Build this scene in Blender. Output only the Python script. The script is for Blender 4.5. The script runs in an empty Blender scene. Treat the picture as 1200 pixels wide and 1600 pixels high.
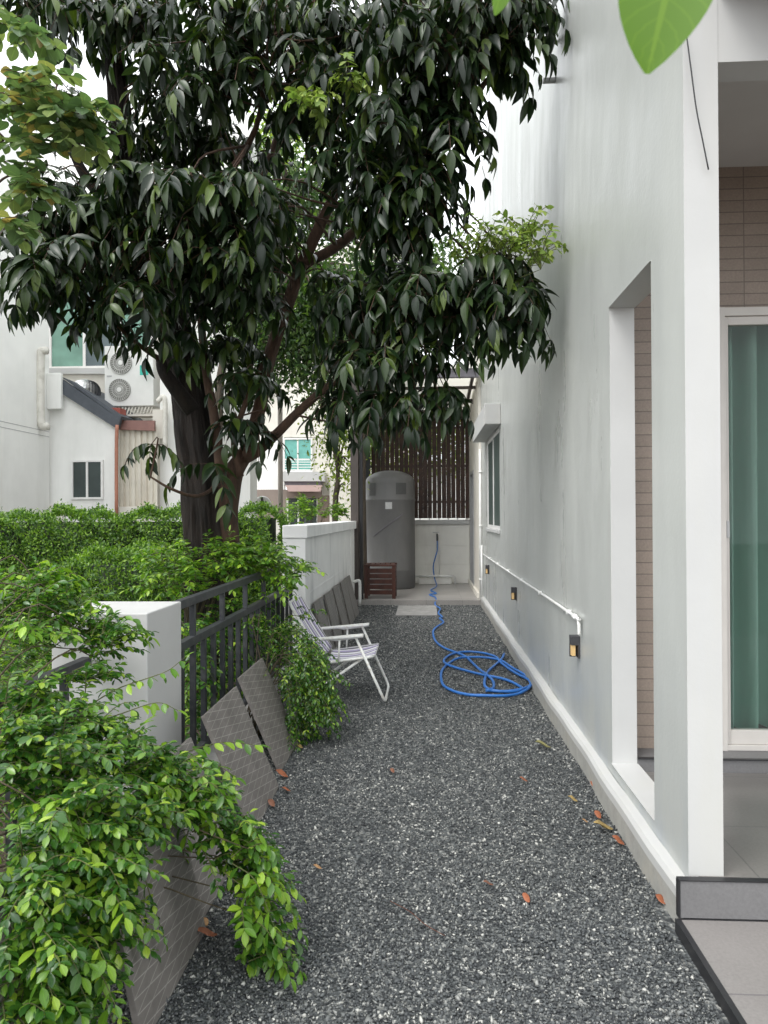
import bpy, math, random
import numpy as np
from mathutils import Matrix, Vector, noise as mnoise
R = math.radians
random.seed(7); rng = np.random.default_rng(11)
S = bpy.context.scene
col = S.collection

# ------------------------------------------------------------------ camera, sky, sun, exposure
CAMZ = 1.5
cam = bpy.data.cameras.new('camera'); cam_o = bpy.data.objects.new('camera', cam); col.objects.link(cam_o)
cam.sensor_fit = 'VERTICAL'; cam.sensor_height = 36.0; cam.lens = 26.0
cam.clip_start = 0.05; cam.clip_end = 3000
CM = Matrix.Translation((0, 0, CAMZ)) @ Matrix.Rotation(R(3.22), 4, 'Z') @ Matrix.Rotation(R(90.25), 4, 'X') @ Matrix.Rotation(R(-0.3), 4, 'Z')
cam_o.matrix_world = CM
cam.dof.use_dof = True; cam.dof.focus_distance = 5.0; cam.dof.aperture_fstop = 9.0
S.camera = cam_o
S.view_settings.view_transform = 'Standard'; S.view_settings.look = 'None'
S.view_settings.exposure = 1.1; S.view_settings.gamma = 1.0
S.cycles.max_bounces = 8; S.cycles.transparent_max_bounces = 16
S.cycles.use_denoising = True

SUN_EL, SUN_AZ = 55.0, 224.0     # azimuth measured clockwise from +Y (the alley's direction)
W = bpy.data.worlds.new('World'); S.world = W; W.use_nodes = True
nt = W.node_tree; nt.nodes.clear()
sky = nt.nodes.new('ShaderNodeTexSky'); sky.sky_type = 'NISHITA'; sky.sun_disc = False
sky.sun_elevation = R(SUN_EL); sky.sun_rotation = R(SUN_AZ); sky.dust_density = 4.0; sky.air_density = 1.4
hs = nt.nodes.new('ShaderNodeHueSaturation'); hs.inputs['Saturation'].default_value = 0.10
mx = nt.nodes.new('ShaderNodeMixRGB'); mx.inputs[0].default_value = 0.55; mx.inputs[2].default_value = (8.6, 8.9, 9.2, 1)
bg = nt.nodes.new('ShaderNodeBackground'); bg.inputs[1].default_value = 0.15
ow = nt.nodes.new('ShaderNodeOutputWorld')
nt.links.new(sky.outputs[0], hs.inputs['Color']); nt.links.new(hs.outputs[0], mx.inputs[1])
nt.links.new(mx.outputs[0], bg.inputs[0]); nt.links.new(bg.outputs[0], ow.inputs[0])
sl = bpy.data.lights.new('sun', 'SUN'); sl.energy = 0.5; sl.angle = R(22); sl.color = (1, 0.965, 0.91)
so = bpy.data.objects.new('sun', sl); col.objects.link(so)
az, el = R(SUN_AZ), R(SUN_EL)
sdir = Vector((math.sin(az)*math.cos(el), math.cos(az)*math.cos(el), math.sin(el)))
so.rotation_euler = sdir.to_track_quat('Z', 'Y').to_euler()
so.location = (0, 0, 20)

# ------------------------------------------------------------------ pixel -> world
CR = np.array(CM.to_3x3())
F = 1600*26/36
def ray(px, py): return CR @ np.array([px-600.0, 800.0-py, -F])
def PY(px, py, Y): r = ray(px, py); t = Y/r[1]; return np.array([r[0]*t, Y, CAMZ+r[2]*t])
def PX(px, py, X): r = ray(px, py); t = X/r[0]; return np.array([X, r[1]*t, CAMZ+r[2]*t])
def PZ(px, py, Z=0.0): r = ray(px, py); t = (Z-CAMZ)/r[2]; return np.array([r[0]*t, r[1]*t, Z])

# ------------------------------------------------------------------ materials
def new_mat(name):
    m = bpy.data.materials.new(name); m.use_nodes = True
    return m, m.node_tree, m.node_tree.nodes['Principled BSDF']
def coords(nt, kind='Object'):
    return nt.nodes.new('ShaderNodeTexCoord').outputs[kind]
def ramp(nt, fac, stops, interp='LINEAR'):
    r = nt.nodes.new('ShaderNodeValToRGB'); r.color_ramp.interpolation = interp
    e = r.color_ramp.elements
    while len(e) < len(stops): e.new(0.5)
    for k, (p, c) in enumerate(stops):
        e[k].position = p; e[k].color = (*c, 1) if len(c) == 3 else c
    nt.links.new(fac, r.inputs[0]); return r.outputs[0]
def noise(nt, vec, scale, detail=4, rough=0.55, stretch=None):
    if stretch:
        mp = nt.nodes.new('ShaderNodeMapping'); mp.inputs['Scale'].default_value = stretch
        nt.links.new(vec, mp.inputs[0]); vec = mp.outputs[0]
    n = nt.nodes.new('ShaderNodeTexNoise'); n.inputs['Scale'].default_value = scale
    n.inputs['Detail'].default_value = detail; n.inputs['Roughness'].default_value = rough
    nt.links.new(vec, n.inputs['Vector']); return n.outputs[0]
def mixc(nt, fac, a, b, mode='MIX'):
    m = nt.nodes.new('ShaderNodeMixRGB'); m.blend_type = mode
    for k, v in enumerate((fac, a, b)):
        if isinstance(v, (int, float)): m.inputs[k].default_value = v
        elif isinstance(v, tuple): m.inputs[k].default_value = (*v, 1)
        else: nt.links.new(v, m.inputs[k])
    return m.outputs[0]
def math_n(nt, op, a, b=0.0, c=None):
    m = nt.nodes.new('ShaderNodeMath'); m.operation = op
    for k, v in enumerate((a, b, c)):
        if v is None: continue
        if isinstance(v, (int, float)): m.inputs[k].default_value = v
        else: nt.links.new(v, m.inputs[k])
    return m.outputs[0]
def bump(nt, bsdf, h, strength=0.3, dist=0.01):
    b = nt.nodes.new('ShaderNodeBump'); b.inputs['Strength'].default_value = strength
    b.inputs['Distance'].default_value = dist
    nt.links.new(h, b.inputs['Height']); nt.links.new(b.outputs[0], bsdf.inputs['Normal'])
def M(name, c, rough=0.6, var=0.12, scale=6, bmp=0.15, metal=0.0, stain=None, stain_scale=1.3, streak=False, spec=0.5, bscale=60):
    m, nt, b = new_mat(name)
    v = coords(nt)
    n = noise(nt, v, scale, 6)
    lo = tuple(x*(1-var) for x in c); hi = tuple(min(1, x*(1+var)) for x in c)
    cc = ramp(nt, n, [(0.3, lo), (0.7, hi)])
    if stain:
        st = noise(nt, v, stain_scale, 7, 0.65, (1, 1, 0.15) if streak else None)
        cc = mixc(nt, ramp(nt, st, [(0.5, (0, 0, 0)), (0.75, (.8, .8, .8))]), cc, stain)
    nt.links.new(cc, b.inputs['Base Color'])
    b.inputs['Roughness'].default_value = rough; b.inputs['Metallic'].default_value = metal
    b.inputs['Specular IOR Level'].default_value = spec
    if bmp: bump(nt, b, noise(nt, v, bscale, 4), bmp, 0.004)
    return m

WHITE = M('white_paint', (.50, .50, .49), .55, .04, 3, .12, stain=(.50, .495, .46), stain_scale=2.6, streak=True)
CREAM = M('cream_paint', (.72, .69, .62), .6, .05, 3, .1, stain=(.55, .52, .45), streak=True)
HOUSEW = M('weathered_white', (.85, .85, .82), .65, .05, 1.5, .15, stain=(.66, .66, .63), stain_scale=.9, streak=True)
CONC = M('concrete', (.27, .265, .255), .8, .2, 8, .4, stain=(.25, .25, .24), stain_scale=5)
DARKM = M('dark_steel', (.035, .038, .043), .45, .25, 12, .12, metal=0.2, stain=(.09, .09, .09), stain_scale=14)
BROWNM = M('brown_steel', (.06, .048, .042), .5, .15, 8, .1)
GREYBEAM = M('grey_beam', (.16, .15, .17), .5, .1, 8, .1)
PIPE = M('white_plastic_pipe', (.78, .78, .76), .35, .04, 8, .03, stain=(.6, .58, .52), stain_scale=7)
PIPEOLD = M('cream_plastic_pipe', (.66, .64, .58), .45, .08, 8, .05, stain=(.42, .40, .34), stain_scale=7)
ALUB = M('door_frame_beige', (.56, .53, .495), .4, .04, 8, .03)
ALU = M('window_frame_white', (.76, .75, .73), .35, .04, 8, .03)
ALUG = M('window_frame_grey', (.42, .42, .42), .35, .06, 8, .03)
WEATH = M('weathered_boundary_wall', (.86, .86, .85), .7, .06, 2.5, .3, stain=(.34, .35, .36), stain_scale=3.2, streak=True)
BLACK = M('black_metal', (.018, .018, .02), .4, .1, 10, .03)
LAMPM = M('lamp_charcoal', (.05, .05, .055), .5, .2, 20, .1)
HOSE = M('blue_hose', (.028, .165, .52), .32, .10, 15, .03)
CHAIRM = M('white_enamel', (.82, .82, .80), .3, .04, 20, .03, stain=(.5, .42, .33), stain_scale=26)
WOODR = M('red_brown_wood', (.060, .019, .012), .45, .35, 9, .2)
SLAT = M('slat_wood', (.045, .02, .012), .5, .4, 8, .2)
SOIL = M('soil', (.07, .05, .035), .95, .4, 12, .6)
RUST = M('rust_red', (.30, .07, .05), .6, .2, 5, .1)
FASC = M('slate_fascia', (.07, .08, .095), .6, .2, 6, .1)
COPPER = M('orange_pipe', (.40, .17, .11), .5, .15, 8, .05)
TANK_COVER = M('grey_white_label', (.55, .55, .55), .5, .1, 30, .0)
STEEL = M('galvanised', (.62, .62, .62), .28, .1, 10, .05, metal=.9)
ACW = M('ac_casing', (.74, .74, .71), .4, .03, 8, .02)
ACG = M('ac_grille', (.20, .20, .18), .5, .1, 8, .05)
WINTER = M('room_dark', (.03, .035, .035), .8, .1, 4, 0)
DROOM = M('room_floor', (.12, .10, .09), .5, .1, 4, 0)
TEAL_C = M('teal_curtain_far', (.12, .42, .36), .7, .15, 12, 0)

# house side wall: grey green semi gloss paint with trowel waviness
def wall_paint():
    m, nt, b = new_mat('grey_green_paint'); v = coords(nt)
    big = noise(nt, v, .8, 5, .6)
    c = ramp(nt, big, [(.3, (.435, .448, .428)), (.7, (.478, .492, .472))])
    st = noise(nt, v, 1.1, 8, .62, (1, 1, .16))
    c = mixc(nt, ramp(nt, st, [(.50, (0, 0, 0)), (.8, (.6, .6, .6))]), c, (.56, .57, .535))
    cr = nt.nodes.new('ShaderNodeTexVoronoi'); cr.feature = 'DISTANCE_TO_EDGE'; cr.inputs['Scale'].default_value = .9
    wn = nt.nodes.new('ShaderNodeTexNoise'); wn.inputs['Scale'].default_value = 2.5; wn.inputs['Detail'].default_value = 6; nt.links.new(v, wn.inputs['Vector'])
    nt.links.new(mixc(nt, .35, v, wn.outputs[1]), cr.inputs['Vector'])
    ck = math_n(nt, 'MULTIPLY', math_n(nt, 'LESS_THAN', cr.outputs['Distance'], .0012), ramp(nt, noise(nt, v, 1.7, 3), [(.55, (0, 0, 0)), (.62, (.18, .18, .18))]))
    c = mixc(nt, ck, c, (.25, .26, .25))
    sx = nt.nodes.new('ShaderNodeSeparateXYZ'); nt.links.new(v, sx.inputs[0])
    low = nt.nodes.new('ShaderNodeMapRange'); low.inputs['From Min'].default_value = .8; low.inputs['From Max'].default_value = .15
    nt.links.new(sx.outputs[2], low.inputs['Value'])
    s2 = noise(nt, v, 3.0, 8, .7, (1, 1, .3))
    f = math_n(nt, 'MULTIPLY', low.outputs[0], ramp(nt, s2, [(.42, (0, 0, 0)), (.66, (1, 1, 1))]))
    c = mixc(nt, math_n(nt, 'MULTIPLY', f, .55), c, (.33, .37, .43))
    nt.links.new(c, b.inputs['Base Color'])
    rr = ramp(nt, noise(nt, v, 2.2, 5, .6, (1, 1, .3)), [(.3, (.24, .24, .24)), (.7, (.42, .42, .42))])
    nt.links.new(rr, b.inputs['Roughness'])
    h1 = noise(nt, v, 1.6, 3, .5, (1, 1, .5)); h2 = noise(nt, v, 45, 4)
    h = math_n(nt, 'ADD', math_n(nt, 'MULTIPLY', h1, 1.0), math_n(nt, 'MULTIPLY', h2, .05))
    bump(nt, b, h, .5, .04)
    return m
WALLP = wall_paint()

def tile_floor(name, c, sx, sy, grout, rough=.3, off=0.0, mortar=.004, axes='XY', ox=0, oy=0, var=.06):
    m, nt, b = new_mat(name); v = coords(nt)
    s = nt.nodes.new('ShaderNodeSeparateXYZ'); nt.links.new(v, s.inputs[0])
    cb = nt.nodes.new('ShaderNodeCombineXYZ')
    idx = {'X': 0, 'Y': 1, 'Z': 2}
    nt.links.new(math_n(nt, 'ADD', s.outputs[idx[axes[0]]], ox), cb.inputs[0]); nt.links.new(math_n(nt, 'ADD', s.outputs[idx[axes[1]]], oy), cb.inputs[1])
    br = nt.nodes.new('ShaderNodeTexBrick'); br.offset = off; br.offset_frequency = 2
    br.inputs['Scale'].default_value = 1; br.inputs['Brick Width'].default_value = sx; br.inputs['Row Height'].default_value = sy
    br.inputs['Mortar Size'].default_value = mortar; br.inputs['Mortar Smooth'].default_value = .3
    br.inputs['Color1'].default_value = (*[x*(1-var) for x in c], 1); br.inputs['Color2'].default_value = (*[x*(1+var) for x in c], 1)
    br.inputs['Mortar'].default_value = (*grout, 1)
    nt.links.new(cb.outputs[0], br.inputs['Vector'])
    n = noise(nt, v, 90, 5, .7); n2 = noise(nt, v, 2.5, 4)
    c2 = mixc(nt, .5, br.outputs[0], ramp(nt, n, [(.3, (.75, .75, .75)), (.7, (1.25, 1.25, 1.25))]), 'MULTIPLY')
    c2 = mixc(nt, .5, c2, ramp(nt, n2, [(.3, (.8, .8, .8)), (.7, (1.15, 1.15, 1.15))]), 'MULTIPLY')
    nt.links.new(c2, b.inputs['Base Color']); b.inputs['Roughness'].default_value = rough
    bump(nt, b, math_n(nt, 'SUBTRACT', 1.0, br.outputs['Fac']), .3, .003)
    return m
FLOORT = tile_floor('grey_terrace_tile', (.165, .155, .145), .6, .6, (.12, .115, .11), .28, oy=.4, ox=.0)
STEPT = tile_floor('grey_step_tile', (.20, .187, .178), .6, .6, (.14, .13, .13), .5, ox=.3, oy=.1)
CEILT = 0
RISERT = tile_floor('dark_riser_tile', (.16, .157, .158), .6, .6, (.02, .02, .02), .5, axes='XZ', ox=-.055, oy=.2)
BEIGET = tile_floor('beige_strip_tile', (.42, .35, .285), .62, .062, (.20, .16, .13), .55, axes='XZ', ox=.15, mortar=.003, var=.05)
PATIOT = tile_floor('patio_tile', (.30, .285, .27), .6, .6, (.18, .17, .16), .3)

def gravel_mat(name, stones):
    m, nt, b = new_mat(name)
    if stones:
        g = nt.nodes.new('ShaderNodeNewGeometry'); r = g.outputs['Random Per Island']
        v = coords(nt)
    else:
        v = coords(nt)
        vo = nt.nodes.new('ShaderNodeTexVoronoi'); vo.inputs['Scale'].default_value = 70; nt.links.new(v, vo.inputs['Vector'])
        s = nt.nodes.new('ShaderNodeSeparateColor'); nt.links.new(vo.outputs['Color'], s.inputs[0]); r = s.outputs[0]
        bump(nt, b, vo.outputs['Distance'], .9, .01)
    c = ramp(nt, r, [(0, (.028, .031, .035)), (.34, (.058, .064, .068)), (.62, (.095, .104, .108)), (.84, (.165, .172, .17)), (.95, (.29, .295, .285)), (1, (.54, .54, .51))])
    bigv = noise(nt, v, .9, 6, .65)
    c = mixc(nt, .8, c, ramp(nt, bigv, [(.3, (.86, .86, .85)), (.7, (1.2, 1.18, 1.12))]), 'MULTIPLY')
    nt.links.new(c, b.inputs['Base Color']); b.inputs['Roughness'].default_value = .55
    return m
GRAVEL = gravel_mat('gravel_bed', False); STONES = gravel_mat('gravel_chip', True)

ALUB2 = 0
def leaf_mat(name, dark, mid, light, rough=.35, transl=.28, vein=(1.5, 1.6, 1.3), tip=None, spec=.5, ttint=(1.5, 1.7, .7)):
    m, nt, b = new_mat(name)
    g = nt.nodes.new('ShaderNodeNewGeometry'); r = g.outputs['Random Per Island']
    st = [(0, dark), (.5, mid), (.88, light)]
    if tip: st.append((.97, tip))
    c = ramp(nt, r, st)
    uv = nt.nodes.new('ShaderNodeUVMap'); uv.uv_map = 'UVMap'
    s = nt.nodes.new('ShaderNodeSeparateXYZ'); nt.links.new(uv.outputs[0], s.inputs[0])
    a = math_n(nt, 'ABSOLUTE', math_n(nt, 'SUBTRACT', s.outputs[0], .5))
    mid_f = math_n(nt, 'LESS_THAN', a, .035)
    sv = math_n(nt, 'FRACT', math_n(nt, 'SUBTRACT', math_n(nt, 'MULTIPLY', s.outputs[1], 8.0), math_n(nt, 'MULTIPLY', a, 4.0)))
    side = math_n(nt, 'MULTIPLY', math_n(nt, 'LESS_THAN', sv, .13), .45)
    f = math_n(nt, 'MAXIMUM', mid_f, side)
    c = mixc(nt, math_n(nt, 'MULTIPLY', f, .6), c, mixc(nt, 1.0, c, vein, 'MULTIPLY'))
    nt.links.new(c, b.inputs['Base Color']); b.inputs['Roughness'].default_value = rough
    b.inputs['Specular IOR Level'].default_value = spec
    t = nt.nodes.new('ShaderNodeBsdfTranslucent')
    nt.links.new(mixc(nt, 1.0, c, ttint, 'MULTIPLY'), t.inputs[0])
    ms = nt.nodes.new('ShaderNodeMixShader'); ms.inputs[0].default_value = transl
    nt.links.new(b.outputs[0], ms.inputs[1]); nt.links.new(t.outputs[0], ms.inputs[2])
    nt.links.new(ms.outputs[0], nt.nodes['Material Output'].inputs[0])
    return m
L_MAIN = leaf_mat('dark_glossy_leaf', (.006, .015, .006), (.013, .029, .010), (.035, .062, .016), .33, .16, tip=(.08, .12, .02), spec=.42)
L_YOUNG = leaf_mat('young_leaf', (.15, .24, .05), (.24, .34, .07), (.38, .46, .12), .4, .35, ttint=(1.2, 1.3, .8))
L_ROUND = leaf_mat('round_leaf', (.08, .14, .06), (.13, .21, .085), (.24, .30, .10), .4, .35, tip=(.40, .29, .10), ttint=(1.2, 1.3, .85))
L_SHRUB = leaf_mat('shrub_leaf', (.020, .065, .012), (.045, .125, .018), (.14, .26, .03), .25, .30, tip=(.30, .42, .05), spec=.6)
L_SHRUBL = leaf_mat('shrub_long_leaf', (.045, .12, .016), (.10, .22, .022), (.24, .38, .035), .32, .35, tip=(.32, .48, .05))
L_HEDGE = leaf_mat('hedge_leaf', (.03, .08, .012), (.075, .165, .018), (.20, .33, .035), .4, .3)
L_BG = leaf_mat('far_leaf', (.018, .042, .014), (.035, .075, .02), (.08, .13, .03), .5, .35)
L_BGY = leaf_mat('far_yellow_leaf', (.08, .13, .02), (.15, .22, .03), (.30, .36, .06), .5, .4)
def bark(name, a, b_, scale=9, strength=.9):
    m, nt, b = new_mat(name); v = coords(nt)
    n = noise(nt, v, scale*1.6, 9, .72, (1, 1, .22)); n2 = noise(nt, v, 2.3, 4)
    c = ramp(nt, n, [(.32, a), (.66, b_)])
    c = mixc(nt, ramp(nt, n2, [(.55, (0, 0, 0)), (.8, (.6, .6, .6))]), c, tuple(min(1, x*1.9) for x in b_))
    nt.links.new(c, b.inputs['Base Color']); b.inputs['Roughness'].default_value = .85
    bump(nt, b, n, strength, .08); return m
BARK = bark('dark_bark', (.005, .004, .003), (.026, .016, .011))
BARK2 = bark('brown_branch_bark', (.035, .019, .012), (.10, .056, .035), 14, .4)
BARKF = bark('far_bark', (.05, .04, .03), (.14, .11, .08))
TWIG = bark('green_twig', (.05, .06, .02), (.12, .13, .04), 20, .2)

def glass_mat(name, tint=(.5, .6, .58), dens=.35, rough=.02):
    m, nt, b = new_mat(name)
    b.inputs['Base Color'].default_value = (*[x*.1 for x in tint], 1); b.inputs['Roughness'].default_value = rough
    b.inputs['Specular IOR Level'].default_value = .8
    t = nt.nodes.new('ShaderNodeBsdfTransparent'); t.inputs[0].default_value = (*tint, 1)
    ms = nt.nodes.new('ShaderNodeMixShader'); ms.inputs[0].default_value = 1-dens
    nt.links.new(b.outputs[0], ms.inputs[1]); nt.links.new(t.outputs[0], ms.inputs[2])
    nt.links.new(ms.outputs[0], nt.nodes['Material Output'].inputs[0]); return m
GLASS = glass_mat('door_glass', (.93, .97, .95), .18)
def pane_mat(name, c, rough=.08):
    m, nt, b = new_mat(name); v = coords(nt)
    n = noise(nt, v, 1.5, 3)
    nt.links.new(ramp(nt, n, [(.3, tuple(x*.7 for x in c)), (.7, tuple(x*1.3 for x in c))]), b.inputs['Base Color'])
    b.inputs['Roughness'].default_value = rough; b.inputs['Specular IOR Level'].default_value = .7
    return m
PANE_G = pane_mat('green_tinted_glass', (.16, .30, .24)); PANE_D = pane_mat('dark_glass', (.035, .05, .048)); PANE_W = pane_mat('side_window_glass', (.05, .075, .065), .35); PANE_W.node_tree.nodes['Principled BSDF'].inputs['Specular IOR Level'].default_value = .15; PANE_B = pane_mat('grey_glass', (.10, .13, .14))
def curtain_mat():
    m, nt, b = new_mat('teal_curtain'); v = coords(nt)
    nt.links.new(ramp(nt, noise(nt, v, 4, 4, .5, (6, 1, .3)), [(.3, (.42, .66, .57)), (.7, (.60, .82, .74))]), b.inputs['Base Color'])
    b.inputs['Roughness'].default_value = .8
    t = nt.nodes.new('ShaderNodeBsdfTranslucent'); t.inputs[0].default_value = (.3, .6, .5, 1)
    ms = nt.nodes.new('ShaderNodeMixShader'); ms.inputs[0].default_value = .35
    nt.links.new(b.outputs[0], ms.inputs[1]); nt.links.new(t.outputs[0], ms.inputs[2])
    nt.links.new(ms.outputs[0], nt.nodes['Material Output'].inputs[0]); return m
CURT = curtain_mat()
def poly_mat():
    m, nt, b = new_mat('translucent_roof_sheet'); b.inputs['Base Color'].default_value = (.85, .84, .80, 1); b.inputs['Roughness'].default_value = .4
    t = nt.nodes.new('ShaderNodeBsdfTranslucent'); t.inputs[0].default_value = (.95, .94, .9, 1)
    ms = nt.nodes.new('ShaderNodeMixShader'); ms.inputs[0].default_value = .75
    nt.links.new(b.outputs[0], ms.inputs[1]); nt.links.new(t.outputs[0], ms.inputs[2])
    nt.links.new(ms.outputs[0], nt.nodes['Material Output'].inputs[0]); return m
POLY = poly_mat()
def lamp_glow():
    m, nt, b = new_mat('warm_lamp_diffuser'); b.inputs['Base Color'].default_value = (.5, .34, .16, 1)
    b.inputs['Emission Color'].default_value = (1, .68, .28, 1); b.inputs['Emission Strength'].default_value = .12; return m
GLOW = lamp_glow()
def panel_mat(name, k, base, line, flat=False):
    m, nt, b = new_mat(name); v = coords(nt)
    s = nt.nodes.new('ShaderNodeSeparateXYZ'); nt.links.new(v, s.inputs[0])
    x, y = s.outputs[0], s.outputs[1]
    def lines(ax, ay, w):
        t = math_n(nt, 'ADD', math_n(nt, 'MULTIPLY', x, ax*k), math_n(nt, 'MULTIPLY', y, ay*k))
        return math_n(nt, 'LESS_THAN', math_n(nt, 'FRACT', math_n(nt, 'ADD', t, 50.0)), w)
    if flat: f = lines(0.0, 1.3, .2)
    else: f = math_n(nt, 'MAXIMUM', lines(.21, 1.0, .075), math_n(nt, 'MULTIPLY', lines(-.21, 1.0, .075), .85))
    n = noise(nt, v, 7, 7, .7)
    c0 = ramp(nt, n, [(.3, tuple(q*.72 for q in base)), (.7, tuple(q*1.25 for q in base))])
    c = mixc(nt, math_n(nt, 'MULTIPLY', f, math_n(nt, 'ADD', math_n(nt, 'MULTIPLY', n, .8), .15)), c0, line)
    nt.links.new(c, b.inputs['Base Color']); b.inputs['Roughness'].default_value = .6
    bump(nt, b, f, .25, .001); return m
PANEL = panel_mat('diamond_embossed_tile', 23, (.16, .146, .134), (.42, .40, .37)); PSIDE = M('tile_edge', (.17, .155, .142), .7, .25, 20, .3)
PANELF = panel_mat('ribbed_grey_tile', 26, (.20, .19, .18), (.13, .125, .12), True)
def tank_mat():
    m, nt, b = new_mat('tank_plastic'); v = coords(nt)
    n = noise(nt, v, 3, 5, .6, (1, 1, .5)); n2 = noise(nt, v, 160, 3)
    c = ramp(nt, n, [(.3, (.135, .134, .134)), (.7, (.175, .172, .168))])
    c = mixc(nt, .35, c, ramp(nt, n2, [(.35, (.8, .8, .8)), (.65, (1.2, 1.2, 1.2))]), 'MULTIPLY')
    nt.links.new(c, b.inputs['Base Color']); b.inputs['Roughness'].default_value = .5
    bump(nt, b, n2, .2, .004); return m
TANKM = tank_mat()
def stripe_mat():
    m, nt, b = new_mat('striped_webbing'); uv = nt.nodes.new('ShaderNodeUVMap'); uv.uv_map = 'UVMap'
    s = nt.nodes.new('ShaderNodeSeparateXYZ'); nt.links.new(uv.outputs[0], s.inputs[0])
    f = math_n(nt, 'FRACT', math_n(nt, 'MULTIPLY', s.outputs[0], 3.0))
    c = ramp(nt, f, [(0, (.78, .77, .80)), (.22, (.07, .06, .10)), (.36, (.42, .37, .56)), (.62, (.80, .79, .82)), (.74, (.07, .06, .10)), (.86, (.78, .77, .80))], 'CONSTANT')
    w = noise(nt, s.outputs[1], 1, 1)
    nt.links.new(c, b.inputs['Base Color']); b.inputs['Roughness'].default_value = .7
    v = coords(nt); bump(nt, b, noise(nt, v, 350, 2), .3, .001); return m
STRIPE = stripe_mat()
def dead_leaf(name, c):
    return M(name, c, .6, .3, 30, .2, stain=tuple(x*.45 for x in c), stain_scale=40)
DL = [dead_leaf('orange_dead_leaf', (.30, .10, .045)), dead_leaf('tan_dead_leaf', (.42, .24, .11)), dead_leaf('olive_dead_leaf', (.32, .30, .12)), dead_leaf('brown_dead_leaf', (.20, .085, .05)), dead_leaf('yellow_dead_leaf', (.38, .27, .10))]

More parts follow.
